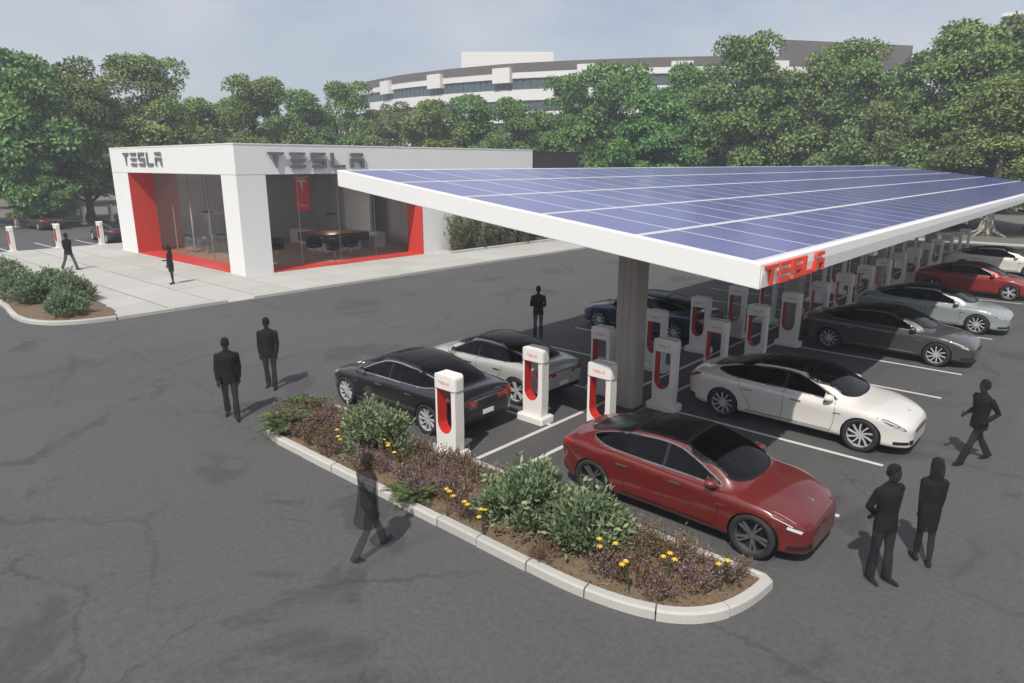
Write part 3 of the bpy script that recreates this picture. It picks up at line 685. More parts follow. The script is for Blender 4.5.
# ================================================================== cars
def pchip(pts):
    x = np.array([p[0] for p in pts], float); y = np.array([p[1] for p in pts], float)
    h = np.diff(x); d = np.diff(y)/h; m = np.zeros(len(x))
    for i in range(1, len(x)-1):
        if d[i-1]*d[i] > 0:
            w1, w2 = 2*h[i]+h[i-1], h[i]+2*h[i-1]; m[i] = (w1+w2)/(w1/d[i-1]+w2/d[i])
    m[0], m[-1] = d[0], d[-1]
    def f(q):
        i = int(np.clip(np.searchsorted(x, q)-1, 0, len(h)-1)); t = (q-x[i])/h[i]
        return (y[i]*(1+2*t)*(1-t)**2 + h[i]*m[i]*t*(1-t)**2 + y[i+1]*t*t*(3-2*t) + h[i]*m[i+1]*t*t*(t-1))
    return f
S_CAR = dict(sx=.965, sy=1, sz=1, fx=1.50, rx=-1.46, r=.35,
    zr=[(-2.50,.70),(-2.48,.86),(-2.42,.985),(-2.30,1.03),(-2.1,1.062),(-1.95,1.105),(-1.5,1.245),(-1.0,1.365),(-.5,1.43),(-.1,1.442),(.3,1.41),(.7,1.295),(1.1,1.115),(1.36,.985),(1.5,.955),(1.8,.905),(2.1,.835),(2.3,.76),(2.42,.675),(2.47,.60)],
    zs=[(-2.5,.66),(-2.45,.82),(-2.3,.93),(-1.9,.965),(-1.2,.955),(0,.905),(1.0,.875),(1.6,.85),(2.0,.775),(2.25,.69),(2.42,.60),(2.47,.545)],
    zb=[(-2.5,.47),(-2.44,.36),(-2.3,.27),(-2.0,.215),(1.9,.20),(2.2,.185),(2.40,.19),(2.47,.235)],
    w=[(-2.5,.66),(-2.47,.76),(-2.36,.86),(-2.0,.94),(-1.45,.98),(-.8,.962),(0,.955),(.8,.96),(1.5,.968),(1.9,.92),(2.15,.84),(2.34,.73),(2.44,.61),(2.47,.52)],
    wr=[(-2.5,.55),(-2.0,.60),(-1.5,.605),(-1,.625),(0,.645),(.5,.665),(1.0,.73),(1.4,.80),(2.47,.80)])
M3_CAR = dict(S_CAR, sx=.89, sy=.945, sz=1.0, fx=1.445, rx=-1.435)
def inpoly(x, z, P):
    c = np.zeros(x.shape, bool); j = len(P)-1
    for i in range(len(P)):
        (xi, zi), (xj, zj) = P[i], P[j]
        if zi != zj: c ^= ((zi > z) != (zj > z)) & (x < (xj-xi)*(z-zi)/(zj-zi)+xi)
        j = i
    return c
def smooth_poly(P, n=6):
    """closed Catmull-Rom through the corners"""
    P = np.array(P, float); k = len(P); out = []
    for i in range(k):
        p0, p1, p2, p3 = P[i-1], P[i], P[(i+1) % k], P[(i+2) % k]
        for j in range(n):
            t = j/n; out.append(tuple(.5*((2*p1)+(p2-p0)*t+(2*p0-5*p1+4*p2-p3)*t*t+(3*p1-p0-3*p2+p3)*t**3)))
    return out
WIN = [(1.00,.950),(.3,.962),(-.6,.978),(-1.3,1.005),(-1.62,1.045),(-1.74,1.085),(-1.55,1.15),(-1.2,1.235),(-.8,1.30),(-.3,1.335),(.1,1.315),(.45,1.21),(.75,1.085)]
WSH = [(1.335,-.05),(1.335,.05),(1.30,.38),(1.20,.60),(1.08,.70),(.9,.675),(.2,.575),(.2,-.575),(.9,-.675),(1.08,-.70),(1.20,-.60),(1.30,-.38)]
ROOF = [(.16,-.60),(.16,.60),(-.86,.565),(-.86,-.565)]
REAR = [(-.90,-.565),(-.90,.565),(-1.4,.53),(-1.85,.50),(-1.98,.36),(-2.02,0),(-1.98,-.36),(-1.85,-.50),(-1.4,-.53)]
HEAD = [(1.80,.800),(2.0,.775),(2.20,.700),(2.34,.615),(2.36,.565),(2.26,.59),(2.1,.655),(1.92,.745)]
TAIL = [(-2.10,.935),(-2.25,.945),(-2.40,.915),(-2.49,.82),(-2.49,.765),(-2.42,.785),(-2.28,.85)]
RARCH = .388
def car_mesh(P, tag_):
    f = {k: pchip(P[k]) for k in ('zr','zs','zb','w','wr')}
    NS = 250; u = np.linspace(0, 1, NS); xs = -2.50+4.97*(u*.35+.65*(1-np.cos(math.pi*u))/2)
    def section(x):
        zr, zs, zb, w_, wr = (f[k](x) for k in ('zr','zs','zb','w','wr')); h = zs-zb; hc = max(zr-zs, .005)
        c = np.clip((hc-.10)/.18, 0, 1); c = c*c*(3-2*c)
        low = [(0,zb),(.45*w_,zb),(.84*w_,zb+.004),(.935*w_,zb+.06*h),(.962*w_,zb+.16*h),(.968*w_,zb+.34*h),(.982*w_,zb+.58*h),(1.0*w_,zb+.80*h),(.993*w_,zb+.92*h),(.965*w_,zs)]
        crn = min(.075, hc*.3); hr = hc-crn; b_ = .915*w_
        cab = [(b_,zs+.018),(wr+.78*(b_-wr),zs+.25*hr),(wr+.52*(b_-wr),zs+.5*hr),(wr+.26*(b_-wr),zs+.76*hr),(wr,zs+.97*hr),(.88*wr,zs+hr+.42*crn),(.55*wr,zs+hr+.83*crn),(.25*wr,zs+hr+.96*crn),(0,zr)]
        hood = [(.90*w_,zs+.25*hc),(.82*w_,zs+.46*hc),(.73*w_,zs+.62*hc),(.64*w_,zs+.74*hc),(.54*w_,zs+.83*hc),(.43*w_,zs+.90*hc),(.29*w_,zs+.955*hc),(.14*w_,zs+.99*hc),(0,zr)]
        up = [(a[0]*c+b[0]*(1-c), a[1]*c+b[1]*(1-c)) for a, b in zip(cab, hood)]
        ctl = np.array(low+up); k = len(ctl); per = [2,3,3,2,3,3,3,3,3,3,4,4,4,4,3,4,4,3]
        out = []
        for i in range(k-1):
            p0 = ctl[i-1] if i else ctl[0]*[-1,1]+[0,0] if False else ctl[max(i-1,0)]; p1, p2, p3 = ctl[i], ctl[i+1], ctl[min(i+2, k-1)]
            n = per[i]
            for j in range(n):
                t = j/n; out.append(.5*((2*p1)+(p2-p0)*t+(2*p0-5*p1+4*p2-p3)*t*t+(3*p1-p0-3*p2+p3)*t**3))
        out.append(ctl[-1]); return np.array(out)
    half = np.array([section(x) for x in xs]); NH = half.shape[1]
    full = np.concatenate([half, (half*[-1,1])[:, -2:0:-1]], axis=1); NF = full.shape[1]
    V = np.zeros((NS, NF, 3)); V[..., 0] = xs[:, None]; V[..., 1] = full[..., 0]; V[..., 2] = full[..., 1]
    V = V.reshape(-1, 3)
    fx, rx, RR = P['fx']/P['sx'], P['rx']/P['sx'], RARCH
    polys = dict(win=smooth_poly(WIN, 4), wsh=smooth_poly(WSH, 4), roof=ROOF, rear=smooth_poly(REAR, 3), head=smooth_poly(HEAD, 4), tail=smooth_poly(TAIL, 4))
    def snap(ax, poly, sel, thr):
        Q = np.array(poly); A = Q; B = np.roll(Q, -1, 0); AB = B-A; L2 = np.maximum((AB**2).sum(1), 1e-9)
        ids = np.where(sel)[0]
        for i in ids:
            q = V[i, ax]; t = np.clip(((q-A)*AB).sum(1)/L2, 0, 1); c = A+AB*t[:, None]; d = np.hypot(*(c-q).T); j = d.argmin()
            if d[j] < thr:
                V[i, ax] = c[j]
    up = V[:, 2] > .88
    sideband = up & (np.abs(V[:, 1]) > .50)
    snap([0,2], polys['win'], sideband & (V[:,0] > -1.85) & (V[:,0] < 1.1), .013)
    top = up & (np.abs(V[:, 1]) < .75)
    for k in ('wsh','roof','rear'): snap([0,1], polys[k], top, .014)
    fr_ = (V[:,0] > 1.7) & (np.abs(V[:,1]) > .38) & (V[:,2] > .5); snap([0,2], polys['head'], fr_, .010)
    bk = (V[:,0] < -2.0) & (np.abs(V[:,1]) > .30) & (V[:,2] > .6); snap([0,2], polys['tail'], bk, .009)
    for cx in (fx, rx):
        s_ = np.where((np.abs(V[:,1]) > .55) & (V[:,2] < .85))[0]
        dx = (V[s_,0]-cx)*P['sx']; dz = (V[s_,2]-P['r']); d = np.hypot(dx, dz); m = np.abs(d-RR) < .018
        ii = s_[m]; V[ii,0] = cx+dx[m]/d[m]*RR/P['sx']; V[ii,2] = P['r']+dz[m]/d[m]*RR
    I, J = np.meshgrid(np.arange(NS-1), np.arange(NF), indexing='ij'); I = I.ravel(); J = J.ravel(); J2 = (J+1) % NF
    Fq = np.c_[I*NF+J, (I+1)*NF+J, (I+1)*NF+J2, I*NF+J2]; ctr = V[Fq].mean(1)
    x, y, z = ctr.T; ay = np.abs(y); J_ = np.minimum(J, NF-1-J)
    cls = np.zeros(len(Fq), int)      # 0 body
    hole = np.zeros(len(Fq), bool)
    for cx in (fx, rx): hole |= (np.hypot((x-cx)*P['sx'], z-P['r']) < RR) & (ay > .55) & (z < .85)
    cls[(J_ < 7)] = 10                                            # underside
    inw = inpoly(x, z, polys['win']) & (z > .9) & (ay > .5)
    for k, sgn in ((1, 1), (2, -1)):
        cls[inw & (y*sgn > 0) & (x > -.08)] = k; cls[inw & (y*sgn > 0) & (x < -.13)] = k+2
    cls[inw & (x >= -.13) & (x <= -.08) & (y > 0)] = 11; cls[inw & (x >= -.13) & (x <= -.08) & (y < 0)] = 16
    upf = z > .9
    cls[upf & inpoly(x, y, polys['wsh'])] = 5; cls[upf & inpoly(x, y, polys['roof']) & (z > 1.2)] = 6; cls[upf & inpoly(x, y, polys['rear']) & (cls == 0)] = 7
    hd = inpoly(x, z, polys['head']) & (ay > .38) & (tag_ == 's'); cls[hd & (y > 0)] = 8; cls[hd & (y < 0)] = 9
    tl = inpoly(x, z, polys['tail']) & (ay > .30); cls[tl & (y > 0)] = 12; cls[tl & (y < 0)] = 13
    cls[(x > 2.18) & (z < .36) & (z > .26) & (ay < .62) & (y >= 0)] = 14; cls[(x > 2.18) & (z < .36) & (z > .26) & (ay < .62) & (y < 0)] = 17       # lower intake
    cls[(x < -2.25) & (z < .42)] = 15                                # rear diffuser
    cls[hole] = -1
    V2 = V*[P['sx'], P['sy'], P['sz']]
    out = {}
    caps = [tuple(range(NF)), tuple(range((NS-1)*NF, NS*NF))[::-1]]
    for k in set(cls.tolist())-{-1}:
        q = Fq[cls == k]; used_, inv = np.unique(q, return_inverse=True); inv = inv.reshape(q.shape)
        vs = V2[used_]
        fs = inv[:, ::-1].tolist()
        if k == 0:
            mp_ = {int(a): i for i, a in enumerate(used_)}; extra = []
            vs = vs.tolist()
            for cp_ in caps:
                base = len(vs); vs += V2[list(cp_)].tolist(); fs.append(list(range(base, base+NF)))
        me = bpy.data.meshes.new('car_'+tag_+str(k)); me.from_pydata([tuple(p) for p in vs], [], fs)
        me.polygons.foreach_set('use_smooth', [True]*len(me.polygons)); me.update(); out[k] = me
    def side(x, z):
        s_ = section(x/P['sx']); a = s_[s_[:,1].argmin():]
        # outermost y at height z
        best = 0
        for p, q in zip(s_[:-1], s_[1:]):
            lo, hi = sorted((p[1], q[1]))
            if lo <= z/P['sz'] <= hi and hi > lo: best = max(best, p[0]+(q[0]-p[0])*(z/P['sz']-p[1])/(q[1]-p[1]))
        return best*P['sy']
    def topz(x, y):
        s_ = section(x/P['sx']); yy = abs(y)/P['sy']; best = 0
        for p, q in zip(s_[:-1], s_[1:]):
            lo, hi = sorted((p[0], q[0]))
            if lo <= yy <= hi and hi > lo: best = max(best, p[1]+(q[1]-p[1])*(yy-p[0])/(q[0]-p[0]))
        return best*P['sz']
    return out, side, f, topz
def strip(side, pts, wd, off, sgn):
    """thin ribbon following the car's flank through (x,z) points"""
    mb = MB(); p = np.array(pts); t = np.gradient(p, axis=0); t /= np.maximum(np.linalg.norm(t, axis=1), 1e-6)[:, None]; n = np.c_[-t[:,1], t[:,0]]
    vs = []; 
    for q, nn in zip(p, n):
        a = q+nn*wd/2; b = q-nn*wd/2
        vs += [(a[0], sgn*(side(*a)+off), a[1]), (b[0], sgn*(side(*b)+off), b[1])]
    return mb.add(vs, [(2*i, 2*i+1, 2*i+3, 2*i+2) for i in range(len(p)-1)])
def wheel_meshes(r_, wd=.235, style=0):
    ty = MB(); h = wd/2
    ty.lathe([(r_*.72,-h*.80),(r_*.80,-h*.98),(r_*.93,-h*.99),(r_*.985,-h*.84),(r_,-h*.6),(r_,h*.6),(r_*.985,h*.84),(r_*.93,h*.99),(r_*.80,h*.98),(r_*.72,h*.80),(r_*.70,0)], 40, axis='y')
    ty.f += [tuple(10*40+(j if False else j) for j in ())] if False else []
    n = 40; ty.f += [(10*n+j, 10*n+(j+1) % n, (j+1) % n, j) for j in range(n)]; ty.m += [0]*n
    rim = MB(); rr_ = r_*.735
    rim.lathe([(rr_,h*.76),(rr_*.98,h*.79),(rr_*.955,h*.62),(rr_*.955,-h*.5)], 40, axis='y', m=0)
    rim.lathe([(.0005,-h*.05),(rr_*.93,-h*.05)], 30, axis='y', m=1)                 # dark back disc
    rim.lathe([(.0005,h*.55),(rr_*.15,h*.55),(rr_*.2,h*.48),(rr_*.22,h*.1)], 20, axis='y', m=0)
    ns = 10 if style == 0 else 5
    for i in range(ns):
        a = 2*math.pi*i/ns
        for off in ((0,) if style == 0 else (-.16, .16)):
            sw = .10 if style == 0 else .03
            pts = [(rr_*.17, 0, .045), (rr_*.5, sw*.6, .030), (rr_*.95, sw*1.6, .036)]
            vs = []
            for rad, tw, hw in pts:
                ca, sa = math.cos(a+off+tw), math.sin(a+off+tw); px, pz = -sa, ca
                y0 = h*(.58 if rad < rr_*.3 else .66 if rad < rr_*.8 else .74)
                for s2, yy in ((-1,y0-.045),(-1,y0),(1,y0),(1,y0-.045)): vs.append((ca*rad+px*hw*s2*.44, yy, sa*rad+pz*hw*s2*.44))
            fs = []
            for b in range(2): fs += [(b*4+j, b*4+(j+1) % 4, (b+1)*4+(j+1) % 4, (b+1)*4+j) for j in range(4)]
            rim.add(vs, fs, 0 if (style == 0 or i % 5) else 0)
    return ty.mesh('tyre', M['rubber'], True), rim.mesh('rim', [M['rim'], M['black']], False), rim.mesh('rim_black', [M['rim_dark'], M['black']], False)
CARS = {}
def car_proto(kind):
    P = S_CAR if kind == 's' else M3_CAR
    ms, side, f, topz = car_mesh(P, kind); t = {}
    CARS[kind] = (P, ms, side, f, topz, wheel_meshes(P['r'], .235, 0 if kind == 's' else 1))
car_proto('s'); car_proto('3')
def make_car(kind, paint, loc, rz, label, group=None, rimdark=False, plate=True, detail=True):
    P, ms, side, f, topz, (ty, rimm, rimb) = CARS[kind]; sx, sy = P['sx'], P['sy']
    o = tag(empty('parked_car', loc, rz), label, 'car', group)
    def mesh_part(k, name, mat, parent=o):
        key = mat.name; nm = ms[k].name+'_'+key
        me = bpy.data.meshes.get(nm)
        if me is None:
            me = ms[k].copy(); me.name = nm; me.materials.clear(); me.materials.append(mat)
        return link(name, me, parent)
    body = mesh_part(0, 'body', paint)
    for k in (1,2,3,4): mesh_part(k, 'side_window', M['car_glass'])
    mesh_part(11, 'door_pillar', M['black']); mesh_part(16, 'door_pillar', M['black'])
    mesh_part(5, 'windshield', M['car_glass']); mesh_part(6, 'roof_panel', M['roof_glass']); mesh_part(7, 'rear_window', M['roof_glass'] if kind == 's' else M['roof_glass'])
    hm = M['headlamp_s']; [mesh_part(k_, 'headlight', hm) for k_ in (8, 9) if k_ in ms]; mesh_part(12, 'taillight', M['tail']); mesh_part(13, 'taillight', M['tail'])
    mesh_part(14, 'intake', M['black']); mesh_part(17, 'intake', M['black']); mesh_part(15, 'diffuser', M['black']); mesh_part(10, 'underbody', M['black'])
    # black rails along the roof edge, bright trim round the side glass
    key = 'trim_'+kind
    cache = CARS.setdefault(key, {})
    def cached(name, fn, mats, smooth=False):
        if name not in cache: cache[name] = fn().mesh(name, mats, smooth)
        return cache[name]
    def tstrip(poly, wd, closed=True):
        mb = MB(); p = np.array(resample([(a*sx, b*sy) for a, b in poly]+([(poly[0][0]*sx, poly[0][1]*sy)] if closed else []), .04)[0]); t_ = np.gradient(p, axis=0)
        if closed: t_[0] = t_[-1] = p[1]-p[-2]
        t_ /= np.maximum(np.linalg.norm(t_, axis=1), 1e-6)[:, None]; n_ = np.c_[-t_[:,1], t_[:,0]]; vs = []
        for q, nn in zip(p, n_):
            for s_ in (.5, -.5): a = q+nn*wd*s_; vs.append((a[0], a[1], topz(*a)+.004))
        return mb.add(vs, [(2*i, 2*i+1, 2*i+3, 2*i+2) for i in range(len(p)-1)])
    link('windshield_seal', cached('windshield_seal', lambda: tstrip(smooth_poly(WSH, 4), .045), M['gasket']), body)
    link('roof_seal', cached('roof_seal', lambda: tstrip([(.20,-.60),(.20,.60),(-.88,.565),(-.88,-.565)], .06), M['gasket']), body)
    link('rear_window_seal', cached('rear_window_seal', lambda: tstrip(smooth_poly(REAR, 3), .05), M['gasket']), body)
    for sgn, nm in ((1,'l'),(-1,'r')):
        if kind == 's':
            hp = [(x*sx, z) for x, z in ((1.86,.772),(2.0,.748),(2.16,.690),(2.29,.625),(2.33,.585),(2.26,.605),(2.14,.655))]
            link('lamp_strip', cached('lamp_strip_'+nm, lambda: strip(side, hp, .016, .004, sgn), M['headlamp']), body)
        else:
            def lamp():
                mb = MB()
                for pts, wd in ((((1.90,.790),(2.02,.760),(2.14,.718),(2.24,.672)), .060), (((2.15,.632),(2.22,.615),(2.30,.590),(2.36,.565)), .046)):
                    q = strip(side, [(a*sx, b) for a, b in resample(pts, .05)[0]], wd, .005, sgn); mb.add(q.v, q.f)
                return mb
            link('headlight', cached('headlight_'+nm, lamp, M['headlamp']), o)
        ip = [(x*sx, .30) for x in np.linspace(2.16, 2.42, 8)]
        link('bumper_intake', cached('bumper_intake_'+nm, lambda: strip(side, ip, .07, .004, sgn), M['black']), body)
        for cx in (P['fx'], P['rx']):
            def lip(cx=cx):
                pts = [(cx+(RARCH+.008)*math.cos(R(a)), P['r']+(RARCH+.008)*math.sin(R(a))) for a in range(-14, 195, 6)]
                return strip(side, [q for q in pts if q[1] > .26], .034, .005, sgn)
            link('arch_lip', cached('arch_lip_%s%.2f%s' % (nm, cx, paint.name), lip, paint, True), body)
        wp = [(x*sx, z) for x, z in smooth_poly(WIN, 4)]; wp.append(wp[0])
        link('window_trim', cached('window_trim_'+nm, lambda: strip(side, wp, .024, .004, sgn), M['grey_trim' if kind == '3' else 'chrome']), body)
        def seams():
            mb = MB()
            for pts in ([(.98*sx,.93),(1.02*sx,.75),(1.0*sx,.5),(.95*sx,.30)], [(-.105*sx,.97),(-.10*sx,.75),(-.10*sx,.5),(-.13*sx,.30)], [(-1.10*sx,.98),(-1.13*sx,.85),(-1.02*sx,.68),(-.88*sx,.5),(-.84*sx,.30)]):
                q = np.array(resample(pts, .06)[0]); s_ = strip(side, q, .009, .0025, sgn); mb.add(s_.v, s_.f)
            return mb
        link('door_gap', cached('door_gap_'+nm, seams, M['black']), body)
        link('sill_trim', cached('sill_trim_'+nm, lambda: strip(side, [(x*sx, .315) for x in np.linspace(-.95, .98, 14)], .028, .003, sgn), M['black' if kind == '3' else 'chrome']), body)
        for hx in (.18, -.92):
            link('door_handle', cached('door_handle_%s%.2f' % (nm, hx), lambda: MB().box(hx*sx-.11, hx*sx+.11, min(sgn*(side(hx*sx,.80)-.01), sgn*(side(hx*sx,.80)+.014)), max(sgn*(side(hx*sx,.80)-.01), sgn*(side(hx*sx,.80)+.014)), .788, .815), M['chrome']), body)
        # door mirror: housing on a stalk, with its mirror glass
        def mirror():
            mb = MB(); cx, cy, cz = .86*sx, sgn*(side(.86*sx,.93)+.10), 1.0
            rs = []
            for a_, s_ in ((.10,.35),(.075,.75),(.02,.97),(-.04,1.0),(-.055,.92)):
                rs.append([(cx+a_, cy+s_*.115*math.cos(q*math.pi/6), cz+s_*.075*math.sin(q*math.pi/6)) for q in range(12)])
            mb.rings(rs); mb.tube([(cx+.02, cy-sgn*.17, cz-.09), (cx+.01, cy-sgn*.05, cz-.045)], [.035,.025], 6)
            return mb
        mk = 'mirror_%s_%s' % (nm, paint.name)
        mo = link('door_mirror', cached(mk, mirror, paint, True), o)
        link('mirror_glass', cached('mirror_glass_'+nm, lambda: MB().lathe([(.0005,0),(.1,0)], 12, (.86*sx-.057, sgn*(side(.86*sx,.93)+.10), 1.0), 'x'), M['chrome']), mo)
        link('fender_vent', cached('fender_vent_'+nm, lambda: strip(side, [(.98*sx,.70),(1.06*sx,.715),(1.14*sx,.72)], .022, .004, sgn), M['chrome']), body)
        for cx in (P['fx'], P['rx']):
            def liner(cx=cx):
                mb = MB(); n = 18; y0, y1 = .50*sy, .91*sy
                a = [(cx+(RARCH-.002)*math.cos(R(-30+240*i/n)), P['r']+(RARCH-.002)*math.sin(R(-30+240*i/n))) for i in range(n+1)]
                vs = [(p[0], sgn*y0, p[1]) for p in a]+[(p[0], sgn*y1, p[1]) for p in a]+[(cx, sgn*y0, P['r'])]
                mb.add(vs, [(i, i+1, n+2+i, n+1+i) for i in range(n)]+[(i, i+1, 2*n+2) for i in range(n)]); return mb
            link('wheel_arch', cached('wheel_arch_%s%.2f' % (nm, cx), liner, M['black']), body)
            wh = link('wheel', ty, o); wh.location = (cx, sgn*.835*sy+sgn*.005, P['r']); wh.rotation_euler = (0, random.uniform(0, 6), 0 if sgn > 0 else math.pi)
            link('rim', rimb if rimdark else rimm, wh)
    # cabin: tub, dashboard, steering wheel, seats
    def tub():
        mb = MB(); s_ = .86*sy
        mb.add([(-1.7*sx,-s_*.9,.86),(1.05*sx,-s_,.80),(1.05*sx,s_,.80),(-1.7*sx,s_*.9,.86),(-1.6*sx,-s_*.8,.36),(1.0*sx,-s_*.9,.36),(1.0*sx,s_*.9,.36),(-1.6*sx,s_*.8,.36)],
               [(4,5,6,7),(0,1,5,4),(2,3,7,6),(1,2,6,5),(3,0,4,7)]); return mb
    link('cabin_tub', cached('cabin_tub', tub, M['seat']), o)
    def dash():
        mb = MB(); rs = []
        for x, z0, z1 in ((.62,.72,.88),(.80,.70,.93),(1.05,.80,.955),(1.28,.86,.94)): rs.append([(x*sx,-.78*sy,z0),(x*sx,.78*sy,z0),(x*sx,.72*sy,z1),(x*sx,-.72*sy,z1)])
        return mb.rings(rs)
    link('dashboard', cached('dashboard', dash, M['seat']), o)
    link('screen', cached('screen', lambda: MB().box(.56*sx,.585*sx,-.12,.12,.82,1.0), M['black']), o)
    def steer():
        mb = MB(); c = Vector((.50*sx,.36*sy,.90)); q = Matrix.Rotation(R(-62), 3, 'Y')
        mb.tube([c+q@Vector((.19*math.cos(a), .19*math.sin(a), 0)) for a in np.linspace(0, 2*math.pi, 21)], .015, 6, False); mb.tube([c, c+Vector((.2,0,-.1))], .03, 6)
        mb.tube([c+q@Vector((0,-.19,0)), c+q@Vector((0,.19,0))], .02, 6); return mb
    link('steering_wheel', cached('steering_wheel', steer, M['black']), o)
    def seat(x, y, wd):
        mb = MB(); rs = []
        for dx, z, hw, th in ((.05,.52,wd,.09),(-.05,.70,wd,.08),(-.14,.90,wd*.95,.07),(-.20,1.05,wd*.72,.06),(-.21,1.08,wd*.5,.05),(-.22,1.12,wd*.5,.05),(-.235,1.20,wd*.42,.04)):
            rs.append([(x*sx+dx+th, y-hw, z),(x*sx+dx+th, y+hw, z),(x*sx+dx-th, y+hw, z),(x*sx+dx-th, y-hw, z)])
        mb.rings(rs); mb.box(x*sx-.05, x*sx+.45, y-wd, y+wd, .40, .58); return mb
    for nm, x, y, wd in (('front_a',.02,.36*sy,.23),('front_b',.02,-.36*sy,.23),('rear',-.82,0,.58)): link('seat', cached('seat_'+nm, lambda: seat(x, y, wd), M['seat']), o)
    # tail: number plate, bright strip, emblem; nose: emblem
    def tailx(z):      # rear-most x at height z on the centre line
        return -2.485*sx
    link('number_plate', cached('number_plate', lambda: MB().box(-2.512*sx, -2.500*sx, -.16, .16, .50, .60), M['black' if not plate else 'white']), body)
    link('chrome_strip', cached('chrome_strip', lambda: MB().box(-2.478*sx-.012, -2.478*sx, -.42, .42, .842, .866), M['chrome']), body)
    zr = f['zr']
    def emblem():
        mb = MB(); x = 2.20*sx; s_ = .045; fn = lambda a, b, d: (x+b*.95, a, zr((x+b*.95)/sx)+d)
        mb.prism([(-s_,s_*.9),(-s_*.8,s_*.6),(-s_*.25,s_*.6),(0,-s_*1.3),(s_*.25,s_*.6),(s_*.8,s_*.6),(s_,s_*.9)], -.002, .006, fn); return mb
    link('emblem', cached('emblem', emblem, M['chrome']), body)
    if kind == 's':
        link('nose_strip', cached('nose_strip', lambda: MB().box(2.472*sx, 2.484*sx, -.40, .40, .50, .53), M['black']), body)
    return o
PT = dict(wine=paint_mat('paint_wine', (.035, .012, .013), .1, .35), red=paint_mat('paint_red', (.125, .011, .008), .0, .42, 1.0), white=paint_mat('paint_white', (.68, .655, .61), 0, .35), grey=paint_mat('paint_graphite', (.070, .066, .064), .3, .35),
          silver=paint_mat('paint_silver', (.36, .40, .40), .35, .33), black=paint_mat('paint_black', (.014, .014, .016), 0, .3), pale=paint_mat('paint_pale_grey', (.46, .46, .44), .15, .35),
          blue=paint_mat('paint_blue', (.020, .034, .075), .2, .32), red2=paint_mat('paint_deep_red', (.26, .018, .016), .2, .34))
XC = -4.86; XL = -12.0
sy_ = lambda k: P0+PITCH_S*(k+.5)
G1 = 'cars parked at the charging stalls'
make_car('3', PT['red'], (-4.85, sy_(0), .004), 0, 'dark red sedan with black glass roof beside the planting island', G1, rimdark=True)
make_car('s', PT['white'], (-4.88, sy_(2), .004), 0, 'white sedan half in the canopy shade behind the dark red sedan', G1)
make_car('s', PT['grey'], (-5.05, sy_(5), .004), 0, 'dark graphite sedan beyond the white sedan in the right-hand stalls', G1)
make_car('s', PT['silver'], (-4.86, sy_(7), .004), 0, 'pale silver sedan between the graphite sedan and the far red sedan', G1)
make_car('3', PT['red2'], (-4.82, sy_(10), .004), 0, 'far red sedan between the silver sedan and the last white sedan', G1)
make_car('s', PT['white'], (-4.92, sy_(13), .004), 0, 'farthest white sedan in the right-hand stalls', G1)
make_car('s', PT['black'], (-12.05, sy_(0), .004), math.pi, 'black sedan parked tail to the first charging post beside the shrub', G1)
make_car('3', PT['pale'], (-11.85, sy_(1), .004), math.pi, 'pale grey sedan with black roof between the black sedan and the pillar', G1)
make_car('s', PT['blue'], (-12.0, sy_(4), .004), math.pi, 'dark blue sedan in deep shade behind the canopy pillar', G1)
make_car('s', PT['wine'], (-72.6, 18.1, .004), math.pi, 'distant dark sedan with red tail lamps parked in the back lot at the left', 'cars in the far lot')
make_car('s', PT['black'], (-57.5, 18.6, .004), math.pi, 'distant black sedan partly hidden by the showroom corner', 'cars in the far lot')
# ================================================================== people (figures as plain dark silhouettes)
def person_mat(name, alpha):
    m, t, p = new_mat(name); p.inputs['Roughness'].default_value = 1; p.inputs['Specular IOR Level'].default_value = .05
    c = N(t, 'ShaderNodeTexCoord'); n = N(t, 'ShaderNodeTexNoise', Scale=12.0); t.links.new(c.outputs['Object'], n.inputs['Vector'])
    t.links.new(mix(t, n.outputs[0], (.020,.020,.021), (.028,.028,.029)), p.inputs['Base Color'])
    p.inputs['Alpha'].default_value = alpha; return m
SIL = person_mat('dark_cloth', .66); SIL2 = person_mat('sheer_dark_cloth', .40)
def remesh(mb, name, mat, parent, vox=.014, smooth_it=2):
    me = mb.mesh(name, mat); o = bpy.data.objects.new(name, me); C.objects.link(o)
    r_ = o.modifiers.new('r', 'REMESH'); r_.mode = 'VOXEL'; r_.voxel_size = vox; r_.use_smooth_shade = True
    s_ = o.modifiers.new('s', 'SMOOTH'); s_.factor = .5; s_.iterations = smooth_it
    dg = bpy.context.evaluated_depsgraph_get(); m2 = bpy.data.meshes.new_from_object(o.evaluated_get(dg)); m2.name = name
    o.modifiers.clear(); o.data = m2; bpy.data.meshes.remove(me); m2.materials.clear(); m2.materials.append(mat); o.parent = parent; return o
def limb(a, th, flex, lens, side_):      # direction angles forward from straight down
    p0 = Vector(a); p1 = p0+Vector((math.sin(th)*lens[0], side_[0], -math.cos(th)*lens[0])); p2 = p1+Vector((math.sin(th+flex)*lens[1], side_[1], -math.cos(th+flex)*lens[1])); return p0, p1, p2
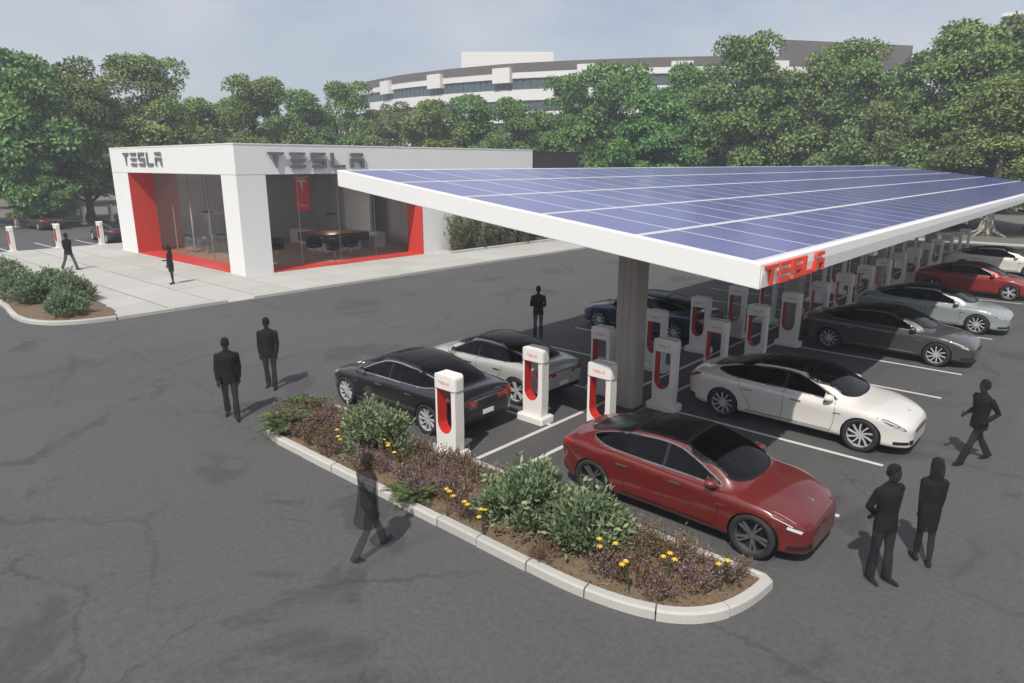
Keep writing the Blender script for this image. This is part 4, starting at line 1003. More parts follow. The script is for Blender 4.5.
def person(loc, rz, height, label, legs=((0,0),(0,0)), arms=((.05,.15),(.05,.15)), outfit='suit', mat=None, tilt=0, arm_out=(.04,.04), hair='short', crossed=False, behind=False):
    mat = mat or SIL; k = height/1.78
    o = tag(empty('person', loc, rz), label, 'person', 'dark figures of people around the lot'); o.scale = (k, k, k)
    b = MB(); j = MB(); lows = []
    for s_, (th, fl), (ath, afl), ao in ((1, legs[0], arms[0], arm_out[0]), (-1, legs[1], arms[1], arm_out[1])):
        fem = outfit in ('dress',)
        hip, kn, an = limb((0, (.06 if fem else .09)*s_, .94), th, -fl, (.44,.42), (.01*s_, .0))
        lows.append(an.z)
        b.tube([hip, hip.lerp(kn,.5), kn, kn.lerp(an,.35), an], [.092,.080,.060,.058,.045] if not fem else [.085,.072,.050,.052,.034], 12)
        if not fem: b.tube([kn.lerp(an,.3), an-Vector((0,0,.02))], [.066,.068], 12)      # trouser leg
        ft = th-fl; d = Vector((math.cos(ft*.6), s_*.18, math.sin(ft*.6)*.9)).normalized()
        b.tube([an+Vector((0,0,-.03))-d*.07, an+Vector((0,0,-.045)), an+d*.10+Vector((0,0,-.06)), an+d*.19+Vector((0,0,-.068))], [.038,.045,.040,.022], 10)
        sh = Vector((-.01, (.148 if fem else .19)*s_, 1.425))
        if crossed:
            el = Vector((.10, .25*s_, 1.14)); wr_ = Vector((.20, -.10*s_, 1.16+.05*s_))
        elif behind:
            el = Vector((-.10, .24*s_, 1.14)); wr_ = Vector((-.17, .04*s_, .98))
        else:
            sh, el, wr_ = limb(sh, ath, afl, (.30,.26), (ao*s_, -.02*s_))
        b.tube([sh, el, wr_], [.052,.042,.030], 10)
        j.tube([sh+Vector((0,-.03*s_,.01)), sh+Vector((0,.0,-.02)), sh.lerp(el,.5), el, el.lerp(wr_,.5), wr_.lerp(el,.08)], [.048,.052,.045,.040,.036,.034] if fem else [.058,.064,.056,.052,.048,.045], 12)
        # hand: palm, four fingers, thumb from the side
        hd = (wr_-el).normalized(); q = Vector((0,-s_,0)); up_ = hd.cross(q).normalized()
        fwd = (Vector((1,0,0))-hd*hd.x).normalized()
        pc = wr_+hd*.05
        b.tube([wr_, pc, wr_+hd*.10], [.026,.040,.036], 8)
        for i, ln in enumerate((.066,.075,.070,.056)):
            r0 = wr_+hd*.095+fwd*(.030-.020*i); r1 = r0+hd*ln*.55+q*.008; r2 = r0+hd*ln+q*.028; b.tube([r0-hd*.02, r0, r1, r2], [.011,.0105,.010,.008], 6)
        t0 = wr_+hd*.035+fwd*.03; b.tube([t0, t0+fwd*.03+hd*.03, t0+fwd*.035+hd*.068], [.013,.012,.010], 6)
    lean = math.tan(tilt)
    def ring(z, rx, ry, x=0, n=16): return [(x+(z-.95)*lean+rx*math.cos(2*math.pi*i/n), ry*math.sin(2*math.pi*i/n), z) for i in range(n)]
    slim = .8 if outfit == 'dress' else 1
    b.rings([ring(.86,.10,.15*slim),ring(.95,.115,.165*slim),ring(1.08,.10,.145*slim),ring(1.25,.115,.165*slim),ring(1.38,.115,.19*slim),ring(1.45,.085,.16*slim),ring(1.49,.06,.08)])
    hx = (1.6-.95)*lean+.02
    b.tube([(hx-.03,0,1.44),(hx-.015,0,1.50),(hx,0,1.58)], [.062,.055,.055], 12)
    b.ellipsoid((hx+.005,0,1.665), (.092,.075,.118), 16, 12); b.ellipsoid((hx+.035,0,1.605), (.055,.052,.06), 12, 8)          # skull and jaw
    b.tube([(hx+.085,0,1.675),(hx+.108,0,1.645),(hx+.09,0,1.632)], [.010,.016,.012], 8)                                     # nose
    for s_ in (1,-1):
        b.ellipsoid((hx-.005,.078*s_,1.655), (.022,.012,.032), 8, 6)                                                        # ears
        b.ellipsoid((hx+.078,.032*s_,1.672), (.014,.015,.010), 8, 6)                                                        # eyes and brow
        b.tube([(hx+.082,.012*s_,1.69),(hx+.075,.05*s_,1.692)], [.010,.008], 6)
    b.tube([(hx+.082,-.022,1.607),(hx+.088,0,1.606),(hx+.082,.022,1.607)], [.007,.010,.007], 6)                              # mouth
    remesh(b, 'body', mat, o)
    if outfit == 'suit':
        j.rings([ring(.80,.125,.185),ring(.90,.125,.182),ring(1.08,.115,.165),ring(1.25,.13,.185),ring(1.38,.13,.21),ring(1.45,.10,.18),ring(1.505,.07,.085)])
        remesh(j, 'jacket', mat, o)
    elif outfit == 'coat':
        j.rings([ring(.60,.17,.23,-.05),ring(.62,.18,.25,-.05),ring(.80,.16,.235,-.02),ring(1.08,.14,.205),ring(1.25,.14,.205),ring(1.38,.135,.215),ring(1.45,.105,.185),ring(1.52,.075,.09)])
        remesh(j, 'coat', mat, o)
    else:
        j.rings([ring(.58,.11,.130),ring(.60,.115,.138),ring(.80,.12,.155),ring(.95,.12,.160),ring(1.10,.095,.122),ring(1.26,.115,.145),ring(1.38,.11,.16),ring(1.45,.085,.135),ring(1.49,.06,.07)])
        remesh(j, 'dress', mat, o)
    h = MB()
    if hair == 'long':
        h.rings([[(hx-.03+rx*math.cos(2*math.pi*i/14)+ox_, ry*math.sin(2*math.pi*i/14), z) for i in range(14)] for z, rx, ry, ox_ in ((1.42,.03,.07,-.05),(1.46,.045,.10,-.04),(1.58,.065,.105,-.03),(1.68,.085,.10,-.01),(1.76,.08,.08,.01),(1.795,.04,.04,.01))])
    else:
        h.rings([[(hx-.012+rx*math.cos(2*math.pi*i/14)+ox_, ry*math.sin(2*math.pi*i/14), z) for i in range(14)] for z, rx, ry, ox_ in ((1.60,.03,.06,-.055),(1.66,.055,.082,-.04),(1.72,.09,.083,-.005),(1.765,.082,.07,.01),(1.795,.045,.04,.015))])
    remesh(h, 'hair', mat, o, .016)
    zmin = (min(lows)-.09)
    o.location.z = loc[2]-zmin*k
    return o
def face(dx, dy): return math.atan2(dy, dx)
RV = Vector((_r[0], _r[1])); FV = Vector((math.cos(YAW), math.sin(YAW)))      # photo-right and away, on the ground
def heading(right, away): v = RV*right+FV*away; return math.atan2(v.y, v.x)
gp = lambda x, y: tuple(ground(x, y)[:2])
def at(x, y, z=0): p = ground(x, y, z); return (float(p[0]), float(p[1]), z)
person(at(233,418), heading(.35,-1), 1.92, 'man in dark suit walking towards the planting island, hands free', ((.22,.05),(-.16,.30)), ((-.18,.25),(.2,.25)), 'suit', arm_out=(.03,.03))
person(at(272,388), heading(.1,-1), 1.88, 'man in dark suit behind the walking man, upper one of the pair', ((.10,.02),(-.08,.18)), ((.05,.2),(-.05,.2)), 'suit', arm_out=(.03,.03))
person(at(371,553), heading(.75,.7), 1.66, 'person in long dark coat striding along the island kerb', ((.42,.08),(-.25,.35)), ((.15,.4),(-.1,.3)), 'coat', SIL2, tilt=.03)
person(at(538,337), heading(-.1,-1), 1.74, 'man in dark suit with folded arms standing beyond the pale grey sedan', ((.02,0),(.0,0)), outfit='suit', crossed=True)
person(at(877,580), heading(.35,-1), 1.76, 'man in dark suit with hands behind him beside the woman', ((.06,0),(-.05,.02)), outfit='suit', behind=True)
person(at(921,563), heading(.25,1), 1.66, 'woman in knee-length dark dress with long hair beside the standing man', ((.10,.0),(-.08,.05)), ((.0,.15),(.05,.1)), 'dress', hair='long', arm_out=(.0,.0))
person(at(972,462), heading(-1,-.15), 1.77, 'man in dark suit striding past the nose of the white sedan', ((.48,.06),(-.42,.18)), ((-.5,1.5),(-.45,1.6)), 'suit', arm_out=(.05,.05))
person(at(71,270,.15), heading(.95,-.25), 2.02, 'man in dark coat walking across the paved plaza past the shrubs', ((.38,.05),(-.32,.25)), ((-.2,.3),(.2,.3)), 'suit')
person(at(173,284,.15), heading(-.5,-.8), 1.80, 'woman in dark dress standing on the plaza before the red threshold', ((.03,0),(-.05,.05)), ((.3,1.3),(.05,.2)), 'dress', hair='long')

# ================================================================== plants
def leaves_mesh(name, pos, axis, lens, wids, tint, mat, seed=0, bend=.25, nrm=None):
    r_ = np.random.default_rng(seed); n = len(pos)
    axis = axis/np.maximum(np.linalg.norm(axis, axis=1), 1e-6)[:, None]
    rv = r_.normal(size=(n,3)); b = np.cross(axis, rv if nrm is None else nrm+rv*.22); b /= np.maximum(np.linalg.norm(b, axis=1), 1e-6)[:, None]; c = np.cross(axis, b)
    L = np.asarray(lens).reshape(-1,1)*np.ones((n,1)); W = np.asarray(wids).reshape(-1,1)*np.ones((n,1))
    v = np.stack([pos, pos+axis*L*.45+b*W*.5+c*L*bend*.3, pos+axis*L-c*L*bend*.2, pos+axis*L*.45-b*W*.5+c*L*bend*.3], 1).reshape(-1,3)
    me = bpy.data.meshes.new(name); me.vertices.add(4*n); me.vertices.foreach_set('co', v.astype(np.float32).ravel())
    me.loops.add(4*n); me.loops.foreach_set('vertex_index', np.arange(4*n, dtype=np.int32)); me.polygons.add(n); me.polygons.foreach_set('loop_start', np.arange(0, 4*n, 4, dtype=np.int32))
    me.update(calc_edges=True); me.validate()
    a = me.attributes.new('tint', 'FLOAT', 'FACE'); a.data.foreach_set('value', np.clip(tint, 0, 1).astype(np.float32)); me.materials.append(mat); return me
def unit(n, r_): v = r_.normal(size=(n,3)); return v/np.linalg.norm(v, axis=1)[:, None]
def tree_meshes(seed, ht, rad, base, mat, dens=1.0, leaf=.33):
    """crown of layered leaf clumps and a trunk whose limbs run out to them"""
    r_ = np.random.default_rng(seed); ch = ht-base; tips = []; centers = []
    for lev in range(5):                                 # tiers of limbs, widest a third of the way up
        t = (lev+.35)/5; wide = rad*(.62+.55*math.sin(math.pi*min(1, t*.8+.18)))*(1-.45*t); nl = 6 if lev < 3 else 4
        for i in range(nl):
            a = 2*math.pi*(i+r_.uniform(-.35,.35)+lev*.4)/nl; o_ = wide*r_.uniform(.55,1.05); z = base+ch*(t*.95+r_.uniform(-.10,.09)); tips.append((math.cos(a)*o_, math.sin(a)*o_, z))
    tips.append((r_.uniform(-.15,.15)*rad, r_.uniform(-.15,.15)*rad, ht*.93))
    for t_ in tips:
        for q in range(3): centers.append((np.array(t_)+r_.normal(size=3)*[rad*.16, rad*.16, ch*.045], rad*r_.uniform(.15,.30)))
    for q in range(14): centers.append((np.array([r_.uniform(-.4,.4)*rad, r_.uniform(-.4,.4)*rad, base+ch*r_.uniform(.25,.8)]), rad*.25))
    P = []; A = []; T_ = []; NR = []
    for c, s_ in centers:
        c[2] = np.clip(c[2], base+.1, ht-.25); n = int(225*dens*(s_/(rad*.21))**2); ct = r_.uniform(-.18,.18)
        d = unit(n, r_); d[:,2] = np.where(d[:,2] < -.4, -d[:,2], d[:,2]); rr_ = r_.uniform(.70,1.08,size=(n,1))
        P.append(c+d*rr_*[s_*1.12, s_*1.12, s_*.82]); ax = d*.55+r_.normal(size=(n,3))*.6; ax[:,2] -= .2; A.append(ax)
        out = c*[1,1,0]/max(rad, .1); NR.append(d*1.6+out*.2+[0,0,.15]); T_.append(np.clip(r_.normal(.5,.24,size=n)+ct, 0, 1))
    P = np.concatenate(P); A = np.concatenate(A); T_ = np.concatenate(T_); NR = np.concatenate(NR); n = len(P)
    crown = leaves_mesh('crown', P, A, r_.uniform(.7,1.25,n)*leaf, r_.uniform(.5,.8,n)*leaf, T_, mat, seed, nrm=NR)
    tr = MB(); tw = ht*.020
    tr.tube([(0,0,-.1),(0,0,.25),(.03,.02,base*.6),(.0,.05,base+ch*.2),(0,0,base+ch*.8)], [tw*1.8,tw*1.15,tw*.95,tw*.7,tw*.15], 9)
    for x, y, z in tips:
        z0 = max(base*.75, z-ch*.22); tr.tube([(0,0.02,z0*.92),(x*.4,y*.4,z0+(z-z0)*.4),(x*.95,y*.95,z)], [tw*.38,tw*.24,tw*.08], 5)
    for q in range(5):
        a = q*1.26+seed; tr.tube([(math.cos(a)*tw*.9, math.sin(a)*tw*.9, .35),(math.cos(a)*tw*2.2, math.sin(a)*tw*2.2, .0)], [tw*.5,tw*.25], 6)
    return crown, tr.mesh('trunk', M['bark'], True)
TV = [tree_meshes(21, 13.5, 5.0, 2.4, M['tree_a'], 1.15), tree_meshes(22, 15.5, 5.4, 2.6, M['tree_a'], 1.15), tree_meshes(23, 12.0, 4.6, 2.0, M['tree_b'], 1.1), tree_meshes(24, 14.5, 5.2, 2.4, M['tree_c'], 1.15), tree_meshes(25, 16.5, 5.8, 2.8, M['tree_a'], 1.2)]
TH = [13.5, 15.5, 12.0, 14.5, 16.5]
def tree(x, y, v, height, rz, label, group, wide=1.0, bark=None):
    o = tag(empty('leafy_tree', (x, y, 0), rz), label, 'tree', group); s_ = height/TH[v]; o.scale = (s_*wide, s_*wide, s_)
    link('crown', TV[v][0], o)['kind'] = 'stuff'; link('trunk', TV[v][1], o); return o
# back rows: photo column, distance, top row in the photo -> height follows from the distance
def tree_at(px, dist, top, v, label, group, wide=1.0):
    x, y = column(px, dist); dep = dist*math.cos(math.atan((px-512)/F_PX)) if False else (x*_f[0]+y*_f[1])
    # height whose projection reaches the top row
    lo, hi = 2.0, 40.0
    for _ in range(40):
        m_ = (lo+hi)/2; d = np.array([x, y, m_-CAM_H]); yy = 341.5-F_PX*(d@_u)/(d@_f)
        if yy > top: lo = m_
        else: hi = m_
    return tree(x, y, v, lo*1.0, random.uniform(0, 6.28), label, group, wide)
FRONT = [(-30,84,66,0),(30,80,56,2),(84,84,66,3),(160,88,64,1),(212,96,104,0),(256,92,76,4),(308,100,96,0),(350,104,88,1),(388,100,106,3),(430,92,104,0),(472,98,98,2),(520,90,98,4),(566,92,82,1),(612,88,68,0),
         (652,80,92,2),(700,90,62,4),(738,86,44,1),(780,92,72,3),(822,88,40,4),(868,84,66,0),(906,78,94,3),(940,80,58,1),(968,74,14,4),(1040,72,42,1)]
for i, (px, d, top, v) in enumerate(FRONT):
    tree_at(px, d, top, v, 'leafy green tree in the background row, %s' % ((nth(i)+' from the left') if i < 12 else (nth(len(FRONT)-1-i)+' from the right')), 'trees of the background row', .98)
BACKT = [(5,112,96),(62,118,100),(128,120,108),(190,124,116),(285,118,112),(372,114,122),(452,110,118),(545,106,116),(590,108,112),(676,106,108),(764,108,100),(850,104,100),(925,104,104),(1010,100,84)]
for i, (px, d, top) in enumerate(BACKT):
    tree_at(px, d, top, (i*2+1) % 5, 'leafy tree standing behind the front background row, %s from the left' % nth(i), 'trees behind the background row', 1.0)
# small trees at the far lots
x, y = column(35, 76); tree(x, y, 2, 6.0, 1.0, 'small round-crowned young tree behind the distant dark sedan', 'young trees')
# dark trunk and pale root-flared trunk in front of the rows
def big_trunk(px, py, ht, r_, mat, label):
    p = ground(px, py); o = tag(empty('bare_trunk_tree', (p[0], p[1], 0)), label, 'tree'); mb = MB()
    mb.tube([(0,0,-.1),(0,0,.4),(.05,0,ht*.35),(.15,.05,ht*.7),(.1,0,ht)], [r_*1.5,r_*1.05,r_*.85,r_*.7,r_*.4], 12)
    for q in range(8):
        a = q*.785+.3; L = r_*random.uniform(3.0,4.6); mb.tube([(math.cos(a)*r_*.5, math.sin(a)*r_*.5, ht*.20),(math.cos(a)*r_*1.3, math.sin(a)*r_*1.3, .45),(math.cos(a)*L, math.sin(a)*L, -.05)], [r_*.38,r_*.36,r_*.12], 7)
    mb.build('trunk', M[mat], o, True)
    c = link('crown', TV[4][0], o); c['kind'] = 'stuff'; c.scale = (.8,.8,.62); c.location = (0,0,ht*.35); return o
big_trunk(985, 236, 7.0, .40, 'pale_bark', 'tree with pale root-flared trunk beyond the far end of the canopy')
big_trunk(92, 221, 9.0, .28, 'bark', 'tree with slim dark trunk just left of the showroom')
big_trunk(71, 207, 8.0, .45, 'pale_bark', 'tree with broad pale trunk far behind the back lot')
# ------------------------------------------------------------------ shrubs
def shrub_mesh(seed, rx, ry, h, n, leaf, mat, wd=.38, nc=34):
    r_ = np.random.default_rng(seed); P = []; A = []; T_ = []; NR = []
    for q in range(nc):
        d = unit(1, r_)[0]; d[2] = abs(d[2]); c = np.array([d[0]*rx*.78, d[1]*ry*.78, .08+d[2]*h*.72])*r_.uniform(.72,1.08); s_ = min(rx, h)*r_.uniform(.20,.42); m_ = n//nc
        dd = unit(m_, r_); dd[:,2] = np.abs(dd[:,2])-.25; P.append(c+dd*s_*r_.uniform(.3,1.05,size=(m_,1))); ax = dd*.6+r_.normal(size=(m_,3))*.35+d*.4; ax[:,2] += .55; A.append(ax); NR.append(dd+d*.5+[0,0,.35]); T_.append(np.clip(r_.normal(.5,.2,m_)+r_.uniform(-.2,.2), 0, 1))
    for q in range(nc):                                   # loose upright shoots breaking the outline
        d = unit(1, r_)[0]; d[2] = abs(d[2])+.25; d /= np.linalg.norm(d); b0 = d*[rx*.7, ry*.7, h*.65]; m_ = 14; t_ = r_.uniform(0, 1, (m_,1)); ln = h*r_.uniform(.25,.5)
        P.append(b0+(d*.55+[0,0,.6])*ln*t_+r_.normal(size=(m_,3))*leaf*.3); ax = r_.normal(size=(m_,3))*.6+d*.5; ax[:,2] += .5; A.append(ax); NR.append(r_.normal(size=(m_,3))+[0,0,.5]); T_.append(np.clip(r_.normal(.6,.2,m_), 0, 1))
    P = np.concatenate(P); A = np.concatenate(A); P[:,2] = np.maximum(P[:,2], .02); n = len(P)
    return leaves_mesh('foliage', P, A, r_.uniform(.7,1.3,n)*leaf, r_.uniform(.8,1.2,n)*leaf*wd, np.concatenate(T_), mat, seed, nrm=np.concatenate(NR))
def stems_mesh(seed, rx, ry, h, n=14):
    r_ = random.Random(seed); mb = MB()
    for q in range(n):
        a = r_.uniform(0,6.28); e = r_.uniform(.3,.8); mb.tube([(0,0,-.08),(math.cos(a)*rx*e*.5, math.sin(a)*ry*e*.5, h*.35),(math.cos(a)*rx*e, math.sin(a)*ry*e, h*r_.uniform(.55,.85))], [.016,.011,.005], 5)
    return mb.mesh('stems', M['stem'])
def plant(name, loc, rz, meshes, label, cat, group=None, s_=1.0):
    o = tag(empty(name, loc, rz), label, cat, group); o.scale = (s_,)*3
    for nm, me in meshes: link(nm, me, o)['kind'] = 'stuff'
    return o
def soil_z(x, y): return .10
A_ = at(368,452,.15); B_ = at(538,540,.15); B2_ = at(598,545,.15)
plant('leafy_shrub', (A_[0]+.0, A_[1]+.15, .16), .4, [('foliage', shrub_mesh(31,.80,.66,.98,4600,.105,M['shrub'],.42)), ('stems', stems_mesh(31,.7,.6,.9))], 'large grey-green shrub in the island beside the black sedan', 'shrub')
plant('leafy_shrub', (-6.35, 7.38, .15), 1.1, [('foliage', shrub_mesh(32,.84,.66,1.0,4800,.115,M['shrub'],.42)), ('stems', stems_mesh(32,.65,.6,.9))], 'large grey-green shrub in the island behind the red sedan tail, left of the pair', 'shrub')
plant('leafy_shrub', (-5.38, 7.68, .15), 2.1, [('foliage', shrub_mesh(33,.72,.62,.86,4200,.115,M['shrub'],.42)), ('stems', stems_mesh(33,.55,.5,.8))], 'grey-green shrub in the island beside the red sedan, right of the pair', 'shrub')
# ferns
def fern_mesh(seed, L, n=13):
    r_ = np.random.default_rng(seed); P = []; A = []; LN = []; T_ = []; st = MB()
    for q in range(n):
        a = 2*math.pi*q/n+r_.uniform(-.2,.2); up_ = r_.uniform(.55,1.15); ln = L*r_.uniform(.75,1.1); pts = []
        for i in range(13):
            t = i/12; pts.append(np.array([math.cos(a)*ln*t*math.cos(up_*(1-t*.9)), math.sin(a)*ln*t*math.cos(up_*(1-t*.9)), ln*(math.sin(up_)*t-.55*t*t)+.03]))
        st.tube(pts, [.006]*13, 4)
        for i in range(1, 13):
            t = i/12; d = pts[i]-pts[i-1]; d /= np.linalg.norm(d); sd = np.cross(d, [0,0,1]); sd /= np.linalg.norm(sd)
            for s_ in (1,-1):
                for o_ in (0,.5):
                    P.append(pts[i]-(pts[i]-pts[i-1])*o_); A.append(sd*s_+d*.45+np.array([0,0,.12])); LN.append(ln*.34*math.sin(math.pi*min(1,t*.85+.12))+.015); T_.append(r_.uniform(.2,.9))
    LN = np.array(LN); return leaves_mesh('fronds', np.array(P), np.array(A), LN, LN*.20, np.array(T_), M['fern'], seed, .1), st.mesh('stalks', M['fern'])
for i, (px, py, L, lab) in enumerate([(292,424,.75,'big green fern at the rounded left tip of the island'),(305,408,.62,'pale fern behind the big fern at the left tip of the island'),(412,497,.52,'small green fern in the island behind the coat wearer'),(283,432,.5,'low fern leaning over the kerb at the island tip')]):
    p = at(px, py, .15); f_, s_ = fern_mesh(50+i, L); plant('fern', (p[0], p[1], .15), i*1.3, [('fronds', f_), ('stalks', s_)], lab, 'fern', 'ferns in the island')
# heather: upright brown-green sprigs with pink bloom at the tips
def heather_mesh(seed, rad, h, bloom):
    r_ = np.random.default_rng(seed); P = []; A = []; T_ = []; PB = []; AB_ = []; TB = []; st = MB()
    for q in range(60):
        a = r_.uniform(0,6.28); rr_ = rad*math.sqrt(r_.uniform(0,1)); b0 = np.array([math.cos(a)*rr_*.6, math.sin(a)*rr_*.6, 0]); tip = np.array([math.cos(a)*rr_*1.15, math.sin(a)*rr_*1.15, h*r_.uniform(.6,1.1)])
        if q < 30: st.tube([b0, (b0+tip)/2+[0,0,.02], tip], [.005,.004,.002], 3, False)
        fl = r_.uniform() < bloom
        for i in range(13):
            t = .15+.85*i/12; p = b0+(tip-b0)*t+r_.normal(size=3)*.012; d = (tip-b0)/np.linalg.norm(tip-b0)*1.0+r_.normal(size=3)*.55
            if fl and t > .50:
                for _ in range(2): PB.append(p+r_.normal(size=3)*.010); AB_.append(d+r_.normal(size=3)*.5); TB.append(r_.uniform(0,1))
            else: P.append(p); A.append(d); T_.append(r_.uniform(0,1))
    out = [('sprigs', leaves_mesh('sprigs', np.array(P), np.array(A), .055, .016, np.array(T_), M['heath'], seed)), ('stems', st.mesh('stems', M['stem']))]
    if len(PB) > 10: out.append(('blooms', leaves_mesh('blooms', np.array(PB), np.array(AB_), .030, .020, np.array(TB), M['bloom'], seed)))
    return out
HV = [heather_mesh(60,.30,.32,.40), heather_mesh(61,.34,.28,.10), heather_mesh(62,.28,.36,.55), heather_mesh(63,.36,.24,.0), heather_mesh(64,.24,.28,.22)]
hz_ = random.Random(8); spots = []
avoid = [(A_[0], A_[1]+.15, .75), (-6.35,7.42,.72), (-5.6,7.75,.6)]
tries = 0
while len(spots) < 62 and tries < 4000:
    tries += 1
    x, y = hz_.uniform(-13.9,-2.95), hz_.uniform(6.85,8.55)
    if not isl_in((x, y)) or isl_dist(np.array((x, y))) < .24: continue
    if any(math.hypot(x-a, y-b) < c for a, b, c in avoid) or any(math.hypot(x-a, y-b) < .31 for a, b in spots): continue
    if y < 7.15 and hz_.random() < .45: continue          # bare mulch along the front kerb
    spots.append((x, y))
for i, (x, y) in enumerate(spots):
    v = hz_.choice([0,0,1,2,2,3,3,4]); plant('heather_clump', (x, y, .12), hz_.uniform(0,6.28), HV[v], 'small clump of purple-brown heather in the planting island', 'heather', 'heather clumps in the planting island', hz_.uniform(.75,1.15))
# yellow flowers
def flower_mesh(seed):
    r_ = random.Random(seed); st = MB(); hd = MB()
    for q in range(r_.choice([2,3,3,4])):
        a = r_.uniform(0,6.28); e = r_.uniform(.04,.16); h = r_.uniform(.34,.56); tip = (math.cos(a)*e, math.sin(a)*e, h); st.tube([(0,0,-.05),(tip[0]*.4,tip[1]*.4,h*.6),tip], .006, 4)
        for i in range(7):
            b = i*.9; hd.add([(tip[0]+.006*math.cos(b), tip[1]+.006*math.sin(b), h), (tip[0]+.036*math.cos(b-.35), tip[1]+.036*math.sin(b-.35), h+.02), (tip[0]+.052*math.cos(b), tip[1]+.052*math.sin(b), h+.008), (tip[0]+.036*math.cos(b+.35), tip[1]+.036*math.sin(b+.35), h+.02)], [(0,1,2,3)])
        hd.ellipsoid((tip[0], tip[1], h+.01), (.018,.018,.016), 7, 4)
    return [('stalks', st.mesh('stalks', M['fern'])), ('flower_heads', hd.mesh('flower_heads', M['yellow']))]
FVS = [flower_mesh(70+i) for i in range(4)]
YP = [(338,452),(345,440),(386,452),(392,462),(380,446),(447,508),(455,520),(470,515),(484,528),(500,498),(585,592),(618,600),(630,585),(664,606),(666,575),(547,610),(720,585),(605,560)]
YP = sorted(q for q in YP if isl_in(tuple(at(q[0], q[1]+6, .15)[:2]))); YL = [nth(i)+' from the left' for i in range(len(YP))]
for i, (px, py) in enumerate(YP):
    p = at(px, py+6, .15)
    if isl_in((p[0], p[1])): plant('yellow_flower', (p[0], p[1], .12), i*1.1, FVS[i % 4], 'small yellow-flowered plant in the planting island, %s' % YL[i], 'flower', 'yellow flowers in the planting island')
# loose bark chips on the mulch
r_ = np.random.default_rng(90); pts = []
while len(pts) < 2600:
    x, y = r_.uniform(-14,-2.9), r_.uniform(6.7,8.6)
    if isl_in((x, y)) and isl_dist(np.array((x, y))) > .10: pts.append((x, y, .125+.07*min(1, isl_dist(np.array((x, y)))/.6)))
pts = np.array(pts); ax = r_.normal(size=(len(pts),3)); ax[:,2] *= .3
tag(link('bark_chips', leaves_mesh('bark_chips', pts, ax, r_.uniform(.03,.08,len(pts)), r_.uniform(.012,.03,len(pts)), r_.uniform(0,1,len(pts)), M['heath'], 91)), 'loose brown bark chips and litter lying in the planting island', 'mulch', kind='stuff')
# left island shrubs
SV = [[('foliage', shrub_mesh(80+i,.95,.85,.95,2600,.15,M['shrub_dark' if i == 1 else 'shrub'],.42)), ('stems', stems_mesh(80+i,.8,.7,.85,8))] for i in range(3)]
sp2 = []
for k in range(600):
    x, y = hz_.uniform(-44,-29), hz_.uniform(6.8,9.2)
    if is2_in((x, y)) and is2_dist(np.array((x, y))) > .8 and all(math.hypot(x-a, y-b) > 1.15 for a, b in sp2): sp2.append((x, y))
for i, (x, y) in enumerate(sorted(sp2[:22])):
    plant('low_shrub', (x, y, .15), i*1.7, SV[i % 3], 'low bushy green shrub in the plaza island, %s along it from its far end' % nth(i), 'shrub', 'shrubs in the plaza island', hz_.uniform(.8,1.1))
# tall climbers against the showroom wall
CV = [[('foliage', shrub_mesh(90+i,.42,.80,2.7,1500,.15,M['shrub_dark'],.45,90)), ('stems', stems_mesh(90+i,.5,.7,2.8,8))] for i in range(2)]
for i in range(9):
    plant('wall_shrub', (-32.42, 30.9+1.55*i, .2), i*1.9, CV[i % 2], 'tall leafy shrub against the white showroom wall, %s from the red panel' % nth(i), 'shrubs along the showroom wall', 1.0+.08*math.sin(i*2.1))

# ================================================================== far buildings
fb = tag(empty('curved_office_building', (0,0,0)), 'long curved white office building with grey roof band behind the trees', 'building')
ZT = 24.0
def roofpt(px, py): p = ground(px, py, ZT); return (float(p[0]), float(p[1]))
RP = pchip_pts = [(352,86),(362,82.5),(400,75),(450,69),(510,63.5),(580,60),(650,57.5),(720,56),(790,56.5),(860,59),(925,64)]
path = np.array([roofpt(*p) for p in RP]); pth, LB = resample(path, 4.2)
tg = np.gradient(pth, axis=0); tg /= np.linalg.norm(tg, axis=1)[:, None]; nr = np.c_[tg[:,1], -tg[:,0]]
if (nr[0]@(-pth[0])) < 0: nr = -nr
def band(o0, o1, z0, z1, name, mat, parent=fb):
    mb = MB(); rs = []
    for q, n_ in zip(pth, nr): a = q+n_*o0; b = q+n_*o1; rs.append([(a[0],a[1],z0),(b[0],b[1],z0),(b[0],b[1],z1),(a[0],a[1],z1)])
    mb.rings(rs); return mb.build(name, M[mat], parent)
band(-18, .12, ZT-1.5, ZT, 'roof_band', 'bld_roof')
wz = ZT-1.502
for fl in range(4):
    zt1 = wz-fl*4.0
    band(-16, 0, zt1-1.2, zt1, 'spandrel', 'bld_white'); band(-16, -.45, zt1-3.2, zt1-1.204, 'window_recess', 'bld_roof'); band(-16, -.002, zt1-3.998, zt1-3.204, 'sill_band', 'bld_white')
    if fl < 2:
        for i in range(len(pth)-1):
            a, b = pth[i]+nr[i]*-.4, pth[i+1]+nr[i+1]*-.4; d = (b-a)
            for s0, s1 in ((.04,.30),(.34,.64),(.68,.96)):
                p0, p1 = a+d*s0, a+d*s1; n_ = nr[i]*.08
                MB().rings([[(p0[0],p0[1],zt1-3.15),(p0[0]+n_[0],p0[1]+n_[1],zt1-3.15),(p0[0]+n_[0],p0[1]+n_[1],zt1-1.26),(p0[0],p0[1],zt1-1.26)],[(p1[0],p1[1],zt1-3.15),(p1[0]+n_[0],p1[1]+n_[1],zt1-3.15),(p1[0]+n_[0],p1[1]+n_[1],zt1-1.26),(p1[0],p1[1],zt1-1.26)]]).build('window', M['bld_glass'], fb)
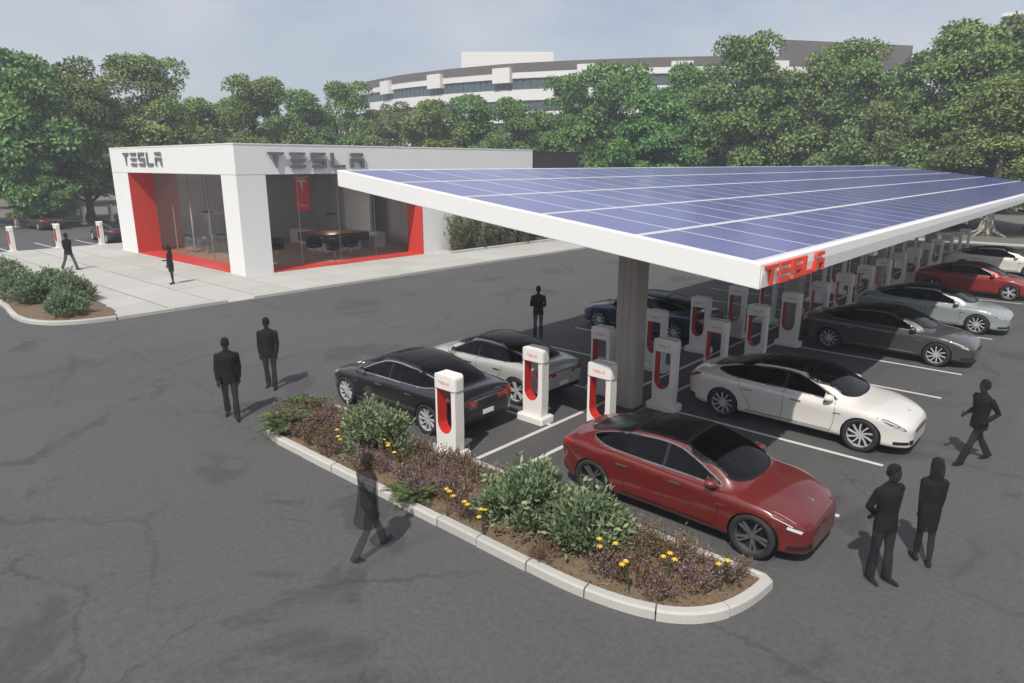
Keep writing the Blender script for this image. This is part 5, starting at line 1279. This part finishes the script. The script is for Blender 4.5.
for i in range(1, len(pth)-1, 4):
    q, t_, n_ = pth[i], tg[i], nr[i]; mb = MB(); hw = 1.9
    c = [q-t_*hw-n_*.3, q+t_*hw-n_*.3, q+t_*hw+n_*1.0, q-t_*hw+n_*1.0]
    mb.rings([[(p[0],p[1],wz-2.0) for p in c], [(p[0],p[1],wz+.7) for p in c]]); mb.build('pier', M['bld_white'], fb)
band(-14, -.2, 0, wz-16.0, 'base_wall', 'bld_white')
def block(px0, px1, ptop, pbase_z, dist, depth, mat, name, label, parent=None, z0=0.0, d2=None):
    x0, y0 = column(px0, dist); x1, y1 = column(px1, d2 or dist); d = np.array([x0, y0]); d = d/np.linalg.norm(d)
    pm = (px0+px1)/2; xm, ym = column(pm, (dist+(d2 or dist))/2); lo, hi = 1, 90
    for _ in range(40):
        m_ = (lo+hi)/2; q = np.array([xm, ym, m_-CAM_H]); yy = 341.5-F_PX*(q@_u)/(q@_f)
        if yy > ptop: lo = m_
        else: hi = m_
    mb = MB(); c = [(x0,y0),(x1,y1),(x1+d[0]*depth,y1+d[1]*depth),(x0+d[0]*depth,y0+d[1]*depth)]
    mb.rings([[(p[0],p[1],pbase_z) for p in c],[(p[0],p[1],lo) for p in c]])
    return mb.build(name, M[mat], parent), lo, c
block(463, 552, 52, ZT-.02, 149, 8, 'bld_white', 'plant_room', '', fb); block(769, 897, 43, ZT-.02, 153, 8, 'bld_roof', 'plant_room', '', fb, d2=172)
for (a, b, tp, dist, lab) in ((978,1050,13,135,'brown corner of a tall building above the trees at the right edge'), (-60,22,74,140,'brown low building glimpsed behind the trees at the left edge')):
    t_ = tag(empty('distant_building', (0,0,0)), lab, 'building'); o, zt2, c = block(a, b, tp, 0, dist, 20, 'bld_brown', 'wall', '', t_)
    cc = np.array(c); cm = cc.mean(0); c2 = [tuple(cm+(p-cm)*1.01) for p in cc]
    MB().rings([[(p[0],p[1],zt2) for p in c2],[(p[0],p[1],zt2+.5) for p in c2]]).build('parapet', M['bld_white'], t_)
    n_ = 6; p0, p1 = cc[0], cc[1]; dn = -(cc[3]-cc[0])/np.linalg.norm(cc[3]-cc[0])*.12
    for fl in range(4):
        z1 = zt2-2-fl*4
        for i in range(n_):
            q0, q1 = p0+(p1-p0)*(i+.2)/n_, p0+(p1-p0)*(i+.8)/n_
            MB().rings([[(q0[0],q0[1],z1-1.8),(q0[0]+dn[0],q0[1]+dn[1],z1-1.8),(q0[0]+dn[0],q0[1]+dn[1],z1),(q0[0],q0[1],z1)],[(q1[0],q1[1],z1-1.8),(q1[0]+dn[0],q1[1]+dn[1],z1-1.8),(q1[0]+dn[0],q1[1]+dn[1],z1),(q1[0],q1[1],z1)]]).build('window', M['bld_glass'], t_)
# ================================================================== haze
hz = MB().box(-292, 162, -122, 302, -1.5, 44).build('haze', [], None); tag(hz, 'thin pale haze over the whole place', 'haze', kind='stuff')
m = bpy.data.materials.new('haze_air'); m.use_nodes = True; t = m.node_tree; t.nodes.clear()
vo = t.nodes.new('ShaderNodeVolumePrincipled'); vo.inputs['Density'].default_value = HAZE; vo.inputs['Color'].default_value = (.86, .90, 1.0, 1); vo.inputs['Anisotropy'].default_value = .15
t.links.new(vo.outputs[0], t.nodes.new('ShaderNodeOutputMaterial').inputs['Volume'])
hz.data.materials.append(m)
